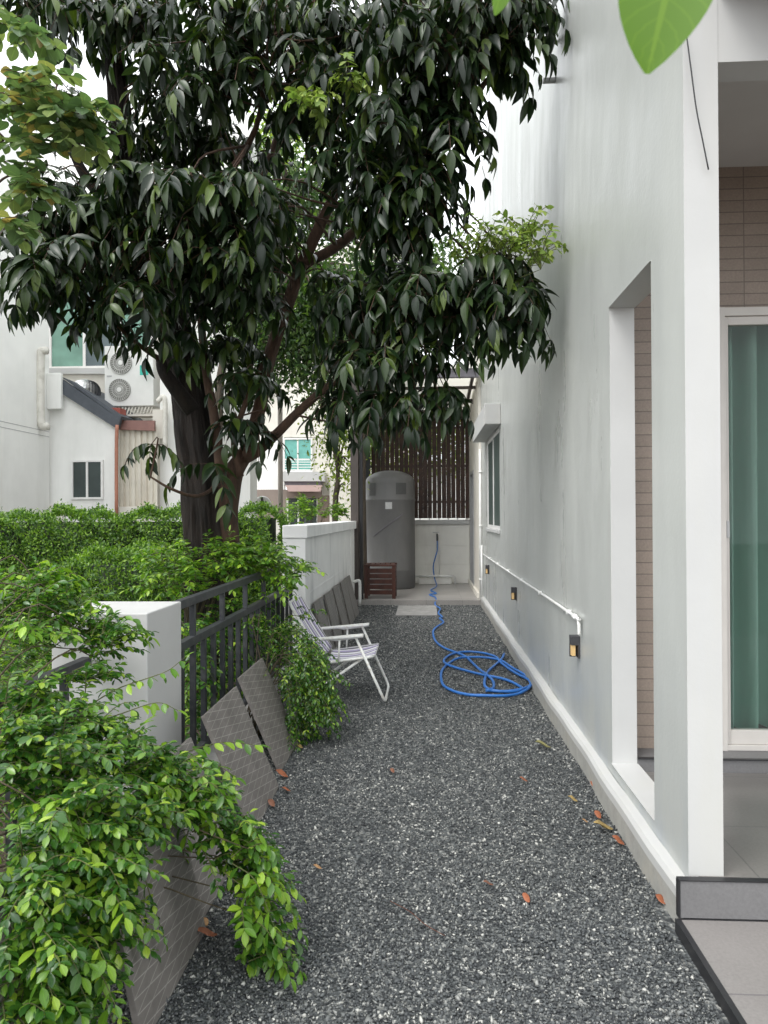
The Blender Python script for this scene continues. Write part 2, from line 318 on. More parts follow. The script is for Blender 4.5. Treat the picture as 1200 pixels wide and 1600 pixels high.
# ------------------------------------------------------------------ mesh builders
def tag(o, label=None, cat=None, group=None, kind=None):
    if label: o['label'] = label
    if cat: o['category'] = cat
    if group: o['group'] = group
    if kind: o['kind'] = kind
    return o
def empty(name, loc, label, cat, group=None):
    o = bpy.data.objects.new(name, None); o.location = loc; col.objects.link(o); o.empty_display_size = .1
    return tag(o, label, cat, group)
def link(o, parent=None):
    col.objects.link(o)
    if parent is not None:
        o.parent = parent
        loc = Vector(parent.get('base', parent.location))
        o.matrix_parent_inverse = Matrix.Translation(-loc) if parent.type == 'EMPTY' else Matrix.Identity(4)
    return o
class MB:
    def __init__(s): s.v = []; s.f = []; s.mi = []; s.uv = None; s.cur = 0
    def add(s, vs, fs):
        n = len(s.v); s.v += [tuple(map(float, p)) for p in vs]; s.f += [tuple(i+n for i in f) for f in fs]; s.mi += [s.cur]*len(fs); return s
    def box(s, x0, x1, y0, y1, z0, z1):
        return s.add([(x0,y0,z0),(x1,y0,z0),(x1,y1,z0),(x0,y1,z0),(x0,y0,z1),(x1,y0,z1),(x1,y1,z1),(x0,y1,z1)],
              [(3,2,1,0),(4,5,6,7),(0,1,5,4),(1,2,6,5),(2,3,7,6),(3,0,4,7)])
    def hexa(s, b4, t4):
        return s.add(list(b4)+list(t4), [(3,2,1,0),(4,5,6,7),(0,1,5,4),(1,2,6,5),(2,3,7,6),(3,0,4,7)])
    def bar(s, a, b, w, h, up=(0, 0, 1)):
        a, b = Vector(a), Vector(b); d = (b-a).normalized(); u = Vector(up)
        if abs(d.dot(u)) > .95: u = Vector((0, 1, 0))
        sd = d.cross(u).normalized(); u = sd.cross(d).normalized()
        q = [(-w/2, -h/2), (w/2, -h/2), (w/2, h/2), (-w/2, h/2)]
        return s.hexa([a+sd*x+u*y for x, y in q], [b+sd*x+u*y for x, y in q])
    def tube(s, pts, rad, seg=8, caps=True, wob=0, ridge=0):
        pts = [Vector(p) for p in pts]; n = len(pts)
        rad = [rad]*n if isinstance(rad, (int, float)) else list(rad)
        base = len(s.v); prev = None
        for i, p in enumerate(pts):
            d = (pts[min(i+1, n-1)]-pts[max(i-1, 0)]).normalized()
            if prev is None:
                u = Vector((0, 0, 1)) if abs(d.z) < .9 else Vector((1, 0, 0)); u = (u-d*u.dot(d)).normalized()
            else: u = (prev-d*prev.dot(d)).normalized()
            prev = u; w = d.cross(u)
            for k in range(seg):
                a = 2*math.pi*k/seg; r = rad[i]
                if wob: r *= 1+wob*(math.sin(3*a+p.z*2.3)+.6*math.sin(5*a-p.z*3.1+1)+.5*math.sin(9*a+p.z*1.1))*.5
                if ridge:
                    r += ridge*(abs(mnoise.noise(Vector((math.cos(a)*5, math.sin(a)*5, p.z*1.1))))*1.6+abs(mnoise.noise(Vector((math.cos(a)*11, math.sin(a)*11, p.z*2.6)))) - .6)
                q = p+(u*math.cos(a)+w*math.sin(a))*r; s.v.append((q.x, q.y, q.z))
        for i in range(n-1):
            for k in range(seg):
                k2 = (k+1) % seg; s.f.append((base+i*seg+k, base+i*seg+k2, base+(i+1)*seg+k2, base+(i+1)*seg+k)); s.mi.append(s.cur)
        if caps:
            s.f.append(tuple(base+k for k in range(seg))[::-1]); s.f.append(tuple(base+(n-1)*seg+k for k in range(seg))); s.mi += [s.cur]*2
        return s
    def lathe(s, c, prof, seg=40, axis='Z'):
        n0 = len(s.v)
        for r, h in prof:
            for k in range(seg):
                a = 2*math.pi*k/seg; x, y = r*math.cos(a), r*math.sin(a)
                if axis == 'Z': s.v.append((c[0]+x, c[1]+y, c[2]+h))
                elif axis == 'Y': s.v.append((c[0]+x, c[1]+h, c[2]+y))
                else: s.v.append((c[0]+h, c[1]+x, c[2]+y))
        for i in range(len(prof)-1):
            for k in range(seg):
                k2 = (k+1) % seg; s.f.append((n0+i*seg+k, n0+i*seg+k2, n0+(i+1)*seg+k2, n0+(i+1)*seg+k)); s.mi.append(s.cur)
        s.f.append(tuple(n0+k for k in range(seg))[::-1]); s.f.append(tuple(n0+(len(prof)-1)*seg+k for k in range(seg))); s.mi += [s.cur]*2
        return s
    def build(s, name, mat, parent=None, smooth=False, bevel=0, uvs=None):
        me = bpy.data.meshes.new(name); me.from_pydata(s.v, [], s.f)
        for m in (mat if isinstance(mat, (list, tuple)) else [mat]): me.materials.append(m)
        me.polygons.foreach_set('material_index', s.mi)
        if smooth: me.shade_smooth()
        if uvs is not None:
            uvl = me.uv_layers.new(name='UVMap')
            for lp in me.loops: uvl.data[lp.index].uv = uvs[lp.vertex_index]
        me.update()
        o = bpy.data.objects.new(name, me); link(o, parent)
        if bevel:
            b = o.modifiers.new('bevel', 'BEVEL'); b.width = bevel; b.segments = 2; b.limit_method = 'ANGLE'; b.angle_limit = R(40)
            b.harden_normals = False
        return o
def curve_pts(pts, n):
    """Catmull-Rom through pts"""
    P = [np.array(p, float) for p in pts]; P = [2*P[0]-P[1]]+P+[2*P[-1]-P[-2]]; out = []
    for i in range(1, len(P)-2):
        for k in range(n):
            t = k/n; a, b, c, d = P[i-1:i+3]
            out.append(.5*((2*b)+(-a+c)*t+(2*a-5*b+4*c-d)*t*t+(-a+3*b-3*c+d)*t**3))
    out.append(P[-2]); return out

# ---- foliage
def leaf_tmpl(shape, fold=.25, curl=.25, rows=5):
    """grid leaf along +Y, length 1; returns verts (n,3), quads, uvs"""
    t = np.linspace(0, 1, rows+1)
    if shape == 'lance': w = .5*.35*np.sin(np.pi*np.clip(t*.97+.02, 0, 1)**.85)
    elif shape == 'oval': w = .5*.50*np.sin(np.pi*np.clip(t*.97+.02, 0, 1))**.8
    elif shape == 'round': w = .5*.86*np.sin(np.pi*np.clip(t*.96+.02, 0, 1))**.65
    elif shape == 'obov': w = .5*.52*np.sin(np.pi*np.clip(t*.97+.01, 0, 1)**1.35)**.8
    w = np.maximum(w, .008)
    v, uv = [], []
    for tt, ww in zip(t, w):
        z = -curl*tt*tt
        for s_ in (-1, 0, 1):
            v.append((s_*ww, tt, z+abs(s_)*ww*fold*2)); uv.append((.5+.5*s_, tt))
    f = []
    for i in range(rows):
        for k in range(2):
            a = i*3+k; f.append((a, a+1, a+4, a+3))
    return np.array(v), np.array(f), np.array(uv)
def quat_frames(dirs, ups):
    """frames with Y=dirs, Z~ups"""
    y = dirs/np.linalg.norm(dirs, axis=1, keepdims=True)
    x = np.cross(y, ups); x /= np.maximum(np.linalg.norm(x, axis=1, keepdims=True), 1e-6)
    z = np.cross(x, y); return np.stack([x, y, z], axis=2)
class Leaves:
    def __init__(s): s.p = []; s.d = []; s.u = []; s.l = []; s.w = []
    def add(s, p, d, u, l, w=1.0):
        s.p.append(p); s.d.append(d); s.u.append(u); s.l.append(l); s.w.append(w)
    def extend(s, p, d, u, l, w):
        s.p += list(p); s.d += list(d); s.u += list(u); s.l += list(l); s.w += list(w)
    def build(s, name, mat, tmpl, parent=None, extra=None):
        tv, tf, tuv = tmpl
        p = np.array(s.p, float); Fm = quat_frames(np.array(s.d, float), np.array(s.u, float)); l = np.array(s.l, float); w = np.array(s.w, float)
        loc = tv[None]*l[:, None, None]*np.stack([w, np.ones_like(w), w], 1)[:, None, :]
        V = np.einsum('nij,nkj->nki', Fm, loc)+p[:, None, :]
        n, k = V.shape[:2]
        Fq = (tf[None]+(np.arange(n)*k)[:, None, None]).reshape(-1, 4)
        V = V.reshape(-1, 3); mi = np.zeros(len(Fq), int); UV = np.tile(tuv, (n, 1))
        mats = [mat]
        if extra:      # an MB of twigs merged in as second material
            mb, m2 = extra; mats.append(m2); ev = np.array(mb.v, float)
            ef = np.array([f for f in mb.f if len(f) == 4]) + len(V)
            V = np.vstack([V, ev]); Fq = np.vstack([Fq, ef]); mi = np.concatenate([mi, np.ones(len(ef), int)]); UV = np.vstack([UV, np.zeros((len(ev), 2))])
        return mesh_np(name, V, Fq, mats, mi, UV, parent)
def mesh_np(name, V, Fq, mats, mi=None, UV=None, parent=None, smooth=True):
    me = bpy.data.meshes.new(name); k = Fq.shape[1]
    me.vertices.add(len(V)); me.vertices.foreach_set('co', V.astype(np.float32).ravel())
    me.loops.add(Fq.size); me.loops.foreach_set('vertex_index', Fq.astype(np.int32).ravel())
    me.polygons.add(len(Fq)); me.polygons.foreach_set('loop_start', np.arange(0, Fq.size, k, dtype=np.int32))
    try: me.polygons.foreach_set('loop_total', np.full(len(Fq), k, dtype=np.int32))
    except Exception: pass
    for m in mats: me.materials.append(m)
    if mi is not None: me.polygons.foreach_set('material_index', mi.astype(np.int32))
    if smooth: me.polygons.foreach_set('use_smooth', np.ones(len(Fq), bool))
    if UV is not None:
        u = me.uv_layers.new(name='UVMap'); u.data.foreach_set('uv', UV[Fq.ravel()].astype(np.float32).ravel())
    me.update(calc_edges=True); me.validate()
    o = bpy.data.objects.new(name, me); return link(o, parent)
def unit(v): v = np.asarray(v, float); return v/max(np.linalg.norm(v), 1e-9)
def blob_pts(blobs, seed=0):
    """blobs: (px, py, rx, ry, depth, ddepth, n) -> world points in ellipsoids"""
    g = np.random.default_rng(seed); out = []
    for (px, py, rx, ry, d, dd, n) in blobs:
        for _ in range(n):
            while True:
                a = g.uniform(-1, 1, 3)
                if (a*a).sum() <= 1: break
            out.append(PY(px+a[0]*rx, py+a[1]*ry, d+a[2]*dd))
    return out
def whorl(L, tw, p, size=1.0, n=5, leaflen=.15, pairs=4, g=rng, az0=None, spread=6.28, rise=.25):
    """pinnate drooping sprigs radiating from a branch tip"""
    a0 = g.uniform(0, 6.28) if az0 is None else az0; hang = g.uniform(.25, 1.25)
    for i in range(n):
        a = a0+spread*i/n+g.normal(0, .25)
        out = np.array([math.cos(a), math.sin(a), 0.0]); r = size*g.uniform(.22, .36); dro = g.uniform(.5, 1.1)
        side = np.array([-out[1], out[0], 0])
        pts = []
        for t in np.linspace(0, 1, pairs+1):
            pts.append(p+out*r*(t-.18*t*t)+np.array([0, 0, rise*r*t-dro*r*t*t*1.1]))
        tw.tube(pts[::2] if pairs > 3 else pts, [.003, .0025, .002][:len(pts[::2])] if pairs > 3 and len(pts[::2]) == 3 else .0025, 4, False)
        for k in range(1, pairs+1):
            tang = unit(pts[k]-pts[k-1])
            for sgn in (-1, 1):
                d = unit(tang*.5+side*sgn*g.uniform(.5, 1.0)+np.array([0, 0, -g.uniform(.15, 1.15)*hang])+g.normal(0, .17, 3))
                up = unit(np.array([0, 0, 1.0])+out*.7+side*sgn*.35+g.normal(0, .38, 3))
                L.add(pts[k], d, up, leaflen*size*g.uniform(.62, 1.22)*(1-.15*(k == pairs)), g.uniform(.75, 1.1))
        L.add(pts[-1], unit(unit(pts[-1]-pts[-2])+np.array([0, 0, -.8])), unit(out+np.array([0, 0, .8])), leaflen*size, 1)
def nearest(skel, p):
    A = np.array(skel); d = ((A-p)**2).sum(1)+np.where(A[:, 2] > p[2]+.1, .5, 0); return A[int(d.argmin())]
def twigs_to(tw, skel, tips, r=.007, g=rng):
    for p in tips:
        q = nearest(skel, p); m = (q+p)/2+g.normal(0, .06, 3)+np.array([0, 0, .05])
        L_ = np.linalg.norm(p-q)
        tw.tube(curve_pts([q, m, p], 3), list(np.linspace(r*(1+L_*.8), r*.45, 7)), 5, False)

def strand(L, tw, pts, leaf=.04, n=14, r=.0015, g=rng, opp=True, droop=.2):
    c = curve_pts(pts, 5); tw.tube(c, list(np.linspace(r*1.6, r*.6, len(c))), 5, False)
    c = np.array(c); seg = np.linalg.norm(np.diff(c, axis=0), axis=1); s_ = np.concatenate([[0], np.cumsum(seg)])
    for k in range(n):
        t = s_[-1]*(k+.6)/n; p = np.array([np.interp(t, s_, c[:, j]) for j in range(3)])
        p2 = np.array([np.interp(min(t+.02, s_[-1]), s_, c[:, j]) for j in range(3)]); tg = unit(p2-p+1e-6)
        sd = unit(np.cross(tg, [0, 0, 1]))
        for sg in ((-1, 1) if opp else ((-1)**k,)):
            d = unit(tg*.5+sd*sg*.85+g.normal(0, .22, 3)+np.array([0, 0, -droop])); up = unit(np.array([0, 0, 1.0])+g.normal(0, .3, 3))
            L.add(p, d, up, leaf*g.uniform(.65, 1.2), g.uniform(.85, 1.15))
    L.add(c[-1], unit(c[-1]-c[-2]), unit(np.array([0, 0, 1.0])), leaf, 1)
def bush(L, tw, pts, centre, leaf, per=7, length=.16, r=.0014, g=rng, droop=.45, up=.35, opp=True):
    """short leafy twigs starting at pts heading away from centre"""
    for p in pts:
        o = p-np.asarray(centre); o[2] = o[2]*.4; o = unit(unit(o)+g.normal(0, .55, 3)+np.array([0, 0, up]))
        ln = length*g.uniform(.6, 1.4)
        a = p; b = p+o*ln*.55; c = p+o*ln+np.array([0, 0, -droop*ln])
        strand(L, tw, [a, b, c], leaf, per, r, g, opp)

# ================================================================== SETTING
g_ = MB().add([(-60, -30, -.03), (60, -30, -.03), (60, 140, -.03), (-60, 140, -.03)], [(0, 1, 2, 3)]).build('ground', SOIL); tag(g_, kind='structure')
gb = MB().add([(-1.22, -1.0, 0), (1.05, -1.0, 0), (1.05, 12.35, 0), (-1.22, 12.35, 0)], [(0, 1, 2, 3)]).build('gravel_path', GRAVEL); tag(gb, kind='structure')
def make_stones():
    g = np.random.default_rng(5); P = []
    for (y0, y1, dens) in ((1.7, 3.2, 14000), (3.2, 4.6, 10000), (4.6, 6.6, 5500), (6.6, 9.5, 3200), (9.5, 12.3, 2400)):
        n = int(dens*(y1-y0)*2.1); P.append(np.stack([g.uniform(-1.18, .93, n), g.uniform(y0, y1, n)], 1))
    P = np.vstack(P); P = P[~((P[:, 0] > .86) & (P[:, 1] < 2.9))]; n = len(P)
    tv = np.array([(1, 0, 0), (0, 1, 0), (-1, 0, 0), (0, -1, 0), (0, 0, 1), (0, 0, -1)], float)
    tf = np.array([(0, 1, 4), (1, 2, 4), (2, 3, 4), (3, 0, 4), (1, 0, 5), (2, 1, 5), (3, 2, 5), (0, 3, 5)])
    V = tv[None]+g.normal(0, .22, (n, 6, 3))
    sz = g.lognormal(math.log(.0050), .34, n)*np.interp(P[:, 1], [4, 9], [1, 1.5]); V *= sz[:, None, None]*np.stack([g.uniform(.8, 1.5, n), g.uniform(.6, 1.1, n), g.uniform(.4, .8, n)], 1)[:, None, :]
    q = g.normal(0, 1, (n, 4)); q[:, 1:3] *= .6; q /= np.linalg.norm(q, axis=1, keepdims=True); w, x, y, z = q.T
    Rm = np.stack([1-2*(y*y+z*z), 2*(x*y-w*z), 2*(x*z+w*y), 2*(x*y+w*z), 1-2*(x*x+z*z), 2*(y*z-w*x), 2*(x*z-w*y), 2*(y*z+w*x), 1-2*(x*x+y*y)], 1).reshape(n, 3, 3)
    V = np.einsum('nij,nkj->nki', Rm, V); V[:, :, 0] += P[:, 0, None]; V[:, :, 1] += P[:, 1, None]; V[:, :, 2] += g.uniform(.0, .006, n)[:, None]
    Fq = (tf[None]+(np.arange(n)*6)[:, None, None]).reshape(-1, 3)
    return mesh_np('gravel', V.reshape(-1, 3), Fq, [STONES], smooth=False)
tag(make_stones(), 'loose dark grey and white gravel chips covering the side path', 'gravel', kind='stuff')

# terrace and step (right foreground), rear patio
WX = .95; WY0 = 2.76; FZ = .18
tr = MB().box(.985, 6, WY0-.02, 3.86, .02, FZ).build('terrace_floor', FLOORT); tag(tr, kind='structure')
rs = MB().box(.905, 6, WY0-.045, WY0-.02, .05, FZ+.002).build('terrace_riser', RISERT); tag(rs, kind='structure')
MBk = MB(); MBk.box(.90, 6, WY0-.049, WY0-.018, FZ+.003, FZ+.006); MBk.box(.898, .905, WY0-.047, WY0-.02, .05, FZ+.003); MBk.box(.905, 6, WY0-.049, WY0-.045, .045, .048)
tag(MBk.build('terrace_edge_strip', BLACK), kind='structure')
st = MB().box(.905, 6, -1, WY0-.046, -.1, .045).build('lower_step', STEPT); tag(st, kind='structure')
tag(MB().box(.885, .905, -1, WY0-.046, -.1, .048).build('step_edge_strip', BLACK), kind='structure')
pt = MB().box(-1.22, .90, 12.35, 15.55, -.1, .08).build('patio_floor', PATIOT); tag(pt, kind='structure')

# ------------------------------------------------------------------ white house on the right
house = empty('house', (.95, 7, 0), 'pale grey green house with white trim along the right side of the gravel path', 'house')
def side_wall():
    mb = MB(); XI, XO = WX+.125, WX
    ys = [WY0, 3.16, 3.86, 9.55, 11.45, 12.65]; zs = [.13, .22, 1.30, 2.56, 2.62, 7.2]
    def hole(y0, z0): return (abs(y0-3.16) < .01 and .2 < z0 < 2.56-.01) or (abs(y0-9.55) < .01 and 1.29 < z0 < 2.62-.01)
    for i in range(5):
        for j in range(5):
            y0, y1, z0, z1 = ys[i], ys[i+1], zs[j], zs[j+1]
            if hole(y0, z0): continue
            mb.cur = 0; mb.add([(XO, y0, z0), (XO, y0, z1), (XO, y1, z1), (XO, y1, z0)], [(0, 1, 2, 3)])
            mb.cur = 1; mb.add([(XI, y0, z0), (XI, y1, z0), (XI, y1, z1), (XI, y0, z1)], [(0, 1, 2, 3)])
    mb.cur = 1
    def rev(y0, y1, z0, z1):
        mb.add([(XO, y0, z0), (XI, y0, z0), (XI, y0, z1), (XO, y0, z1)], [(0, 1, 2, 3)])
        mb.add([(XO, y1, z0), (XO, y1, z1), (XI, y1, z1), (XI, y1, z0)], [(0, 1, 2, 3)])
        mb.add([(XO, y0, z0), (XO, y1, z0), (XI, y1, z0), (XI, y0, z0)], [(0, 1, 2, 3)])
        mb.add([(XO, y0, z1), (XI, y0, z1), (XI, y1, z1), (XO, y1, z1)], [(0, 1, 2, 3)])
    rev(3.16, 3.86, .22, 2.56); rev(9.55, 11.45, 1.30, 2.62)
    rev(12.65, WY0, .13, 7.2)
    o = mb.build('side_wall', [WALLP, WHITE], house)
    import bmesh; bm = bmesh.new(); bm.from_mesh(o.data); bmesh.ops.remove_doubles(bm, verts=bm.verts, dist=1e-4); bm.to_mesh(o.data); bm.free()
    b = o.modifiers.new('bevel', 'BEVEL'); b.width = .006; b.segments = 3; b.limit_method = 'ANGLE'; b.angle_limit = R(50); return o
sw = side_wall()
pl = MB()
prof = [(.0, -.05), (.0, .10), (.0, .135), (.012, .152), (.045, .165)]
pv = []
for y in np.linspace(WY0-.015, 12.65, 60):
    w = .004*math.sin(y*3.1)+.003*math.sin(y*7.7)
    pv += [(WX-.05+dx+w, y, z) for dx, z in ((0, -.05), (0, .10), (.001, .135), (.014, .152), (.052, .162))]
pf = [(i*5+k, i*5+k+1, (i+1)*5+k+1, (i+1)*5+k) for i in range(59) for k in range(4)]+[(0, 5*0+4, 3, 2, 1)]
PLM = M('skirting_concrete', (.34, .335, .31), .75, .10, 14, .5, stain=(.40, .37, .31), stain_scale=6)
pl.add(pv, pf); pl.mi = [0 if i % 4 == 0 else 1 for i in range(len(pf)-1)]+[0]; ps = pl.build('skirting', [PLM, WHITE], house)
# beam, ceiling, back wall over the terrace
MB().box(WX+.125, 6, WY0+.002, WY0+.13, 3.15, 3.39).build('front_beam', WHITE, house)
CEILM = M('grey_white_ceiling', (.50, .48, .46), .7, .04, 4, .05)
MB().box(WX+.125, 6, WY0+.13, 4.02, 3.34, 3.40).build('ceiling', CEILM, house)
tube_c = MB().box(WX+.13, 6, WY0-.75, WY0+.3, 3.402, 3.62).build('dark_fascia', BLACK, house)
a = PY(1106, 400, 4.0)[0]; b = PY(1121, 400, 4.0)[0]; dz = .25
dtop = PY(1150, 481, 4.01)[2]; dx0 = PY(1121.5, 700, 4.01)[0]
BWT = tile_floor('beige_strip_wall_tile', (.27, .215, .175), .62, .062, (.15, .12, .10), .5, axes='XZ', ox=-(PY(1165, 400, 4.0)[0])+.62*3, mortar=.003, var=.06)
MB().box(WX+.125, a, 4.02, 4.12, FZ, 3.34).build('tiled_back_wall', BWT, house)
MB().box(a, b, 3.985, 4.12, dz, 3.34).build('white_jamb', WHITE, house)
MB().box(b, 6, 4.02, 4.12, dtop, 3.34).build('tiled_lintel_wall', BWT, house)
MB().box(WX+.125, 6, 3.862, 4.3, -.1, dz).build('door_step', RISERT, house)
MB().box(WX+.125, 6, 3.850, 3.870, dz-.004, dz+.003).build('step_edge', BLACK, house)
MB().box(4.4, 4.55, WY0+.14, 4.0, FZ, 3.33).build('unseen_shade_wall', CREAM, house)  # unseen wall, added to keep light off the porch ceiling and floor
# sliding door
door = MB(); fw = .05
x0, x1 = dx0, dx0+1.9
door.box(x0, x0+.035, 3.99, 4.1, dz, dtop); door.box(x0+.035, x1, 3.995, 4.1, dtop-.045, dtop); door.box(x0+.035, x1, 3.995, 4.1, dz+.001, dz+.03)
do = door.build('sliding_door', ALUB, house, bevel=.002)
lf = MB(); lf.box(x0+.037, x0+.058, 4.01, 4.05, dz+.031, dtop-.046); lf.box(x0+.058, x1, 4.01, 4.05, dz+.031, dz+.105); lf.box(x0+.058, x1, 4.01, 4.05, dtop-.09, dtop-.046)
lf.build('door_leaf', ALUB, do, bevel=.002)
MB().box(x0+.056, x1, 4.027, 4.033, dz+.10, dtop-.085).build('glass', GLASS, do)
hz = PY(1128, 827, 4.0)[2]
h_ = MB(); h_.box(x0+.040, x0+.056, 4.001, 4.010, hz-.045, hz+.045); h_.build('handle', ALUG, do, bevel=.002)
rm = MB(); rm.box(1.17, 5, 4.30, 7.19, -.1, dz-.01); rm.build('room_floor', DROOM, house)
rm = MB(); rm.box(1.10, 5, 7.2, 7.3, 0, 3.3); rm.box(1.10, 1.16, 4.13, 7.2, 0, 3.3); rm.box(1.17, 5, 4.13, 7.19, 3.0, 3.1); rm.build('room_wall', WINTER, house)
# curtain folds behind the door
cv = []; cf = []; n = 150; uu = []
for i in range(n+1):
    x = x0+.06+i*(1.5/n); yv = 4.28+.10*math.sin(i*.50+.8*math.sin(i*.09))+.02*math.sin(i*.17+1)+.008*math.sin(i*1.3)
    for z in (dz+.04+.012*math.sin(i*.3), dz+1.2, dtop+.1): cv.append((x+.006*math.sin(z*4+i), yv*(1) + .01*(z > 1), z))
cf = [(i*3+k, (i+1)*3+k, (i+1)*3+k+1, i*3+k+1) for i in range(n) for k in (0, 1)]
cu = MB().add(cv, cf).build('curtain', CURT, None, smooth=True); tag(cu, 'pale teal full length curtain hanging in folds behind the glass sliding door', 'curtain')
# side window with hood
wd = MB(); Xf = WX+.006
wd.box(Xf, Xf+.07, 9.55, 9.60, 1.30, 2.62); wd.box(Xf, Xf+.07, 11.40, 11.45, 1.30, 2.62); wd.box(Xf, Xf+.07, 9.60, 11.40, 2.57, 2.62); wd.box(Xf, Xf+.07, 9.60, 11.40, 1.301, 1.35)
wd.box(Xf-.005, Xf+.05, 10.45, 10.52, 1.35, 2.57)
wo = wd.build('window', ALU, house, bevel=.003)
MB().box(Xf+.004, Xf+.012, 9.601, 10.449, 1.351, 2.569).build('pane', PANE_W, wo); MB().box(Xf+.008, Xf+.016, 10.521, 11.399, 1.351, 2.569).build('pane', PANE_W, wo)
MB().box(WX-.03, WX-.002, 9.5, 11.5, 1.255, 1.30).build('sill', WHITE, wo, bevel=.004)
MB().box(WX-.20, WX-.002, 9.35, 11.75, 2.64, 2.90).build('window_hood', WHITE, house, bevel=.006)
# recessed cream rear wall with back door beyond the side wall
MB().box(.908, 1.2, 12.66, 14.0, .08, 6.0).build('rear_wall', CREAM, house)
MB().box(.908, 1.2, 15.2, 17.0, .08, 6.0).build('rear_wall', CREAM, house)
MB().box(.908, 1.2, 14.0, 15.2, 2.35, 6.0).build('rear_wall', CREAM, house)
bd = MB(); bd.box(.90, .96, 14.0, 14.06, .08, 2.35); bd.box(.90, .96, 15.14, 15.2, .08, 2.35); bd.box(.90, .96, 14.06, 15.14, 2.29, 2.35); bd.box(.92, .95, 14.58, 14.63, .1, 2.29)
bo = bd.build('back_door', ALUG, house, bevel=.003)
MB().box(.945, .953, 14.06, 15.14, .09, 2.29).build('pane', PANE_D, bo)
MB().box(.87, .907, 12.67, 15.5, .081, .17).build('rear_skirting', CREAM, house)
sp = MB().lathe((.955, 5.1, 3.80), [(.0, -.01), (.03, -.01), (.03, .0)], 10, 'X')
# small fixings high on the wall
sp = MB(); q = PX(868, 125, WX); sp.box(WX-.09, WX-.001, q[1]-.02, q[1]+.02, q[2]-.015, q[2]+.01); sp.build('wall_bracket', ALUG, house, bevel=.003)
q = PX(738, 355, WX-.04); MB().box(.86, .905, 14.2, 14.4, 6.0, 6.12).build('vent_cover', CREAM, house)

# lamps, conduit, downpipe
def wall_lamp(px, y0, y1, label):
    yy = PX(px, 1000, WX)[1]; zt = PX(px, y0, WX)[2]; zb = PX(px, y1, WX)[2]; zc = (zt+zb)/2
    t = empty('wall_lamp', (WX, yy, zc), label, 'lamp', 'lamps along the house wall')
    m = MB(); w = .035; m.box(WX-.055, WX-.001, yy-w, yy+w, zc+.012, zc+.068); m.box(WX-.012, WX-.001, yy-w, yy+w, zc-.068, zc+.012)
    m.box(WX-.055, WX-.012, yy+w-.012, yy+w, zc-.068, zc+.012); m.build('casing', LAMPM, t, bevel=.0015)
    MB().box(WX-.050, WX-.028, yy-w+.012, yy+w-.014, zc-.055, zc+.011).build('diffuser', GLOW, t)
wall_lamp(905, 993, 1027, 'black box lamp with warm light on the pale wall, just below the pipe elbow')
wall_lamp(807.5, 919, 937, 'small black lit wall lamp in the middle of the row, under the white pipe')
wall_lamp(765, 884, 897, 'tiny dark wall lamp farthest along, below the side window')
c1 = PX(905, 963, WX-.02); c1b = PX(905, 992, WX-.02)
zc = 0.86
cd = MB(); yA = c1[1]+.0; xx = WX-.022
cd.tube(curve_pts([(xx, 12.45, zc), (xx, 9, zc-.003), (xx, 6, zc+.003), (xx, yA+.10, zc), (xx, yA+.03, zc-.005), (xx, yA, zc-.03), (xx, yA-.005, c1b[2]+.02), (xx+.0, yA-.005, c1b[2]+.005)], 4), .0105, 8)
for y in (4.9, 6.1, 7.3, 8.5, 9.7, 10.9): cd.box(xx-.014, WX-.001, y-.012, y+.012, zc-.016, zc+.016)
cd.lathe((xx, yA+.12, zc), [(.016, -.03), (.018, -.025), (.018, .03), (.016, .035)], 10, 'Y')
tag(cd.build('conduit_pipe', PIPE, None, smooth=True), 'thin white pipe running level along the pale wall above the small lamps', 'pipe')
dp = MB(); dp.tube([(WX-.035, 12.45, 2.6), (WX-.035, 12.45, .02)], .022, 10); dp.tube([(WX-.035, 12.2, 1.0), (WX-.035, 12.2, .02)], .016, 8)
for z in (.4, 1.3, 2.2): dp.box(WX-.06, WX-.001, 12.42, 12.48, z, z+.03)
tag(dp.build('downpipe', PIPE, None, smooth=True), 'white vertical downpipe at the far corner of the pale house wall', 'pipe')
# thin cable hanging over the terrace pillar
cb = [PY(1072, 50, WY0-.02), PY(1080, 110, WY0-.03), PY(1088, 170, WY0-.03), PY(1097, 215, WY0-.03), PY(1107, 265, WY0-.02)]
tag(MB().tube(curve_pts(cb, 4), .0028, 6).build('cable', BLACK, None, True), 'thin black cable hanging down the white pillar edge under the porch beam', 'cable')

# ------------------------------------------------------------------ rear patio: low wall, slat screen, roof frame
rw = empty('rear_wall', (-.1, 15.5, 0), 'low white block wall behind the water tank and hose tap', 'wall')
RWM = M('block_wall_white', (.82, .81, .76), .65, .05, 3, .2, stain=(.55, .52, .46), stain_scale=1.5, streak=True)
m = MB(); zz = [.08, .47, .86, 1.30]
for i in range(3): m.box(-1.3, .905, 15.45, 15.6, zz[i]+.004, zz[i+1]-.004)
m.box(-1.3, .905, 15.458, 15.595, .08, 1.30); m.build('block_courses', RWM, rw, bevel=.004)
MB().box(-1.3, .905, 15.41, 15.64, 1.30, 1.40).build('coping', WHITE, rw, bevel=.006)
MB().box(-.15, .52, 15.20, 15.45, .081, .22).build('ledge', RWM, rw, bevel=.008)
sc = empty('slat_screen', (-.1, 15.5, 1.4), 'dark brown vertical slat screen above the low white rear wall', 'screen')
xs = np.arange(-1.13, .90, .098)
for i, x in enumerate(xs):
    w = random.uniform(.087, .0975); MB().box(x, x+w, 15.47+random.uniform(0, .01), 15.50, 1.43, 3.52).build('slat', SLAT, sc)
for z in (1.75, 2.5, 3.3): MB().box(-1.2, .905, 15.512, 15.55, z, z+.05).build('rail', BROWNM, sc)
for i, x in enumerate(xs): 
    if i % 2 == 0: MB().box(x+.02, x+.045, 15.48, 15.5, 1.401, 1.44).build('foot', WHITE, sc)
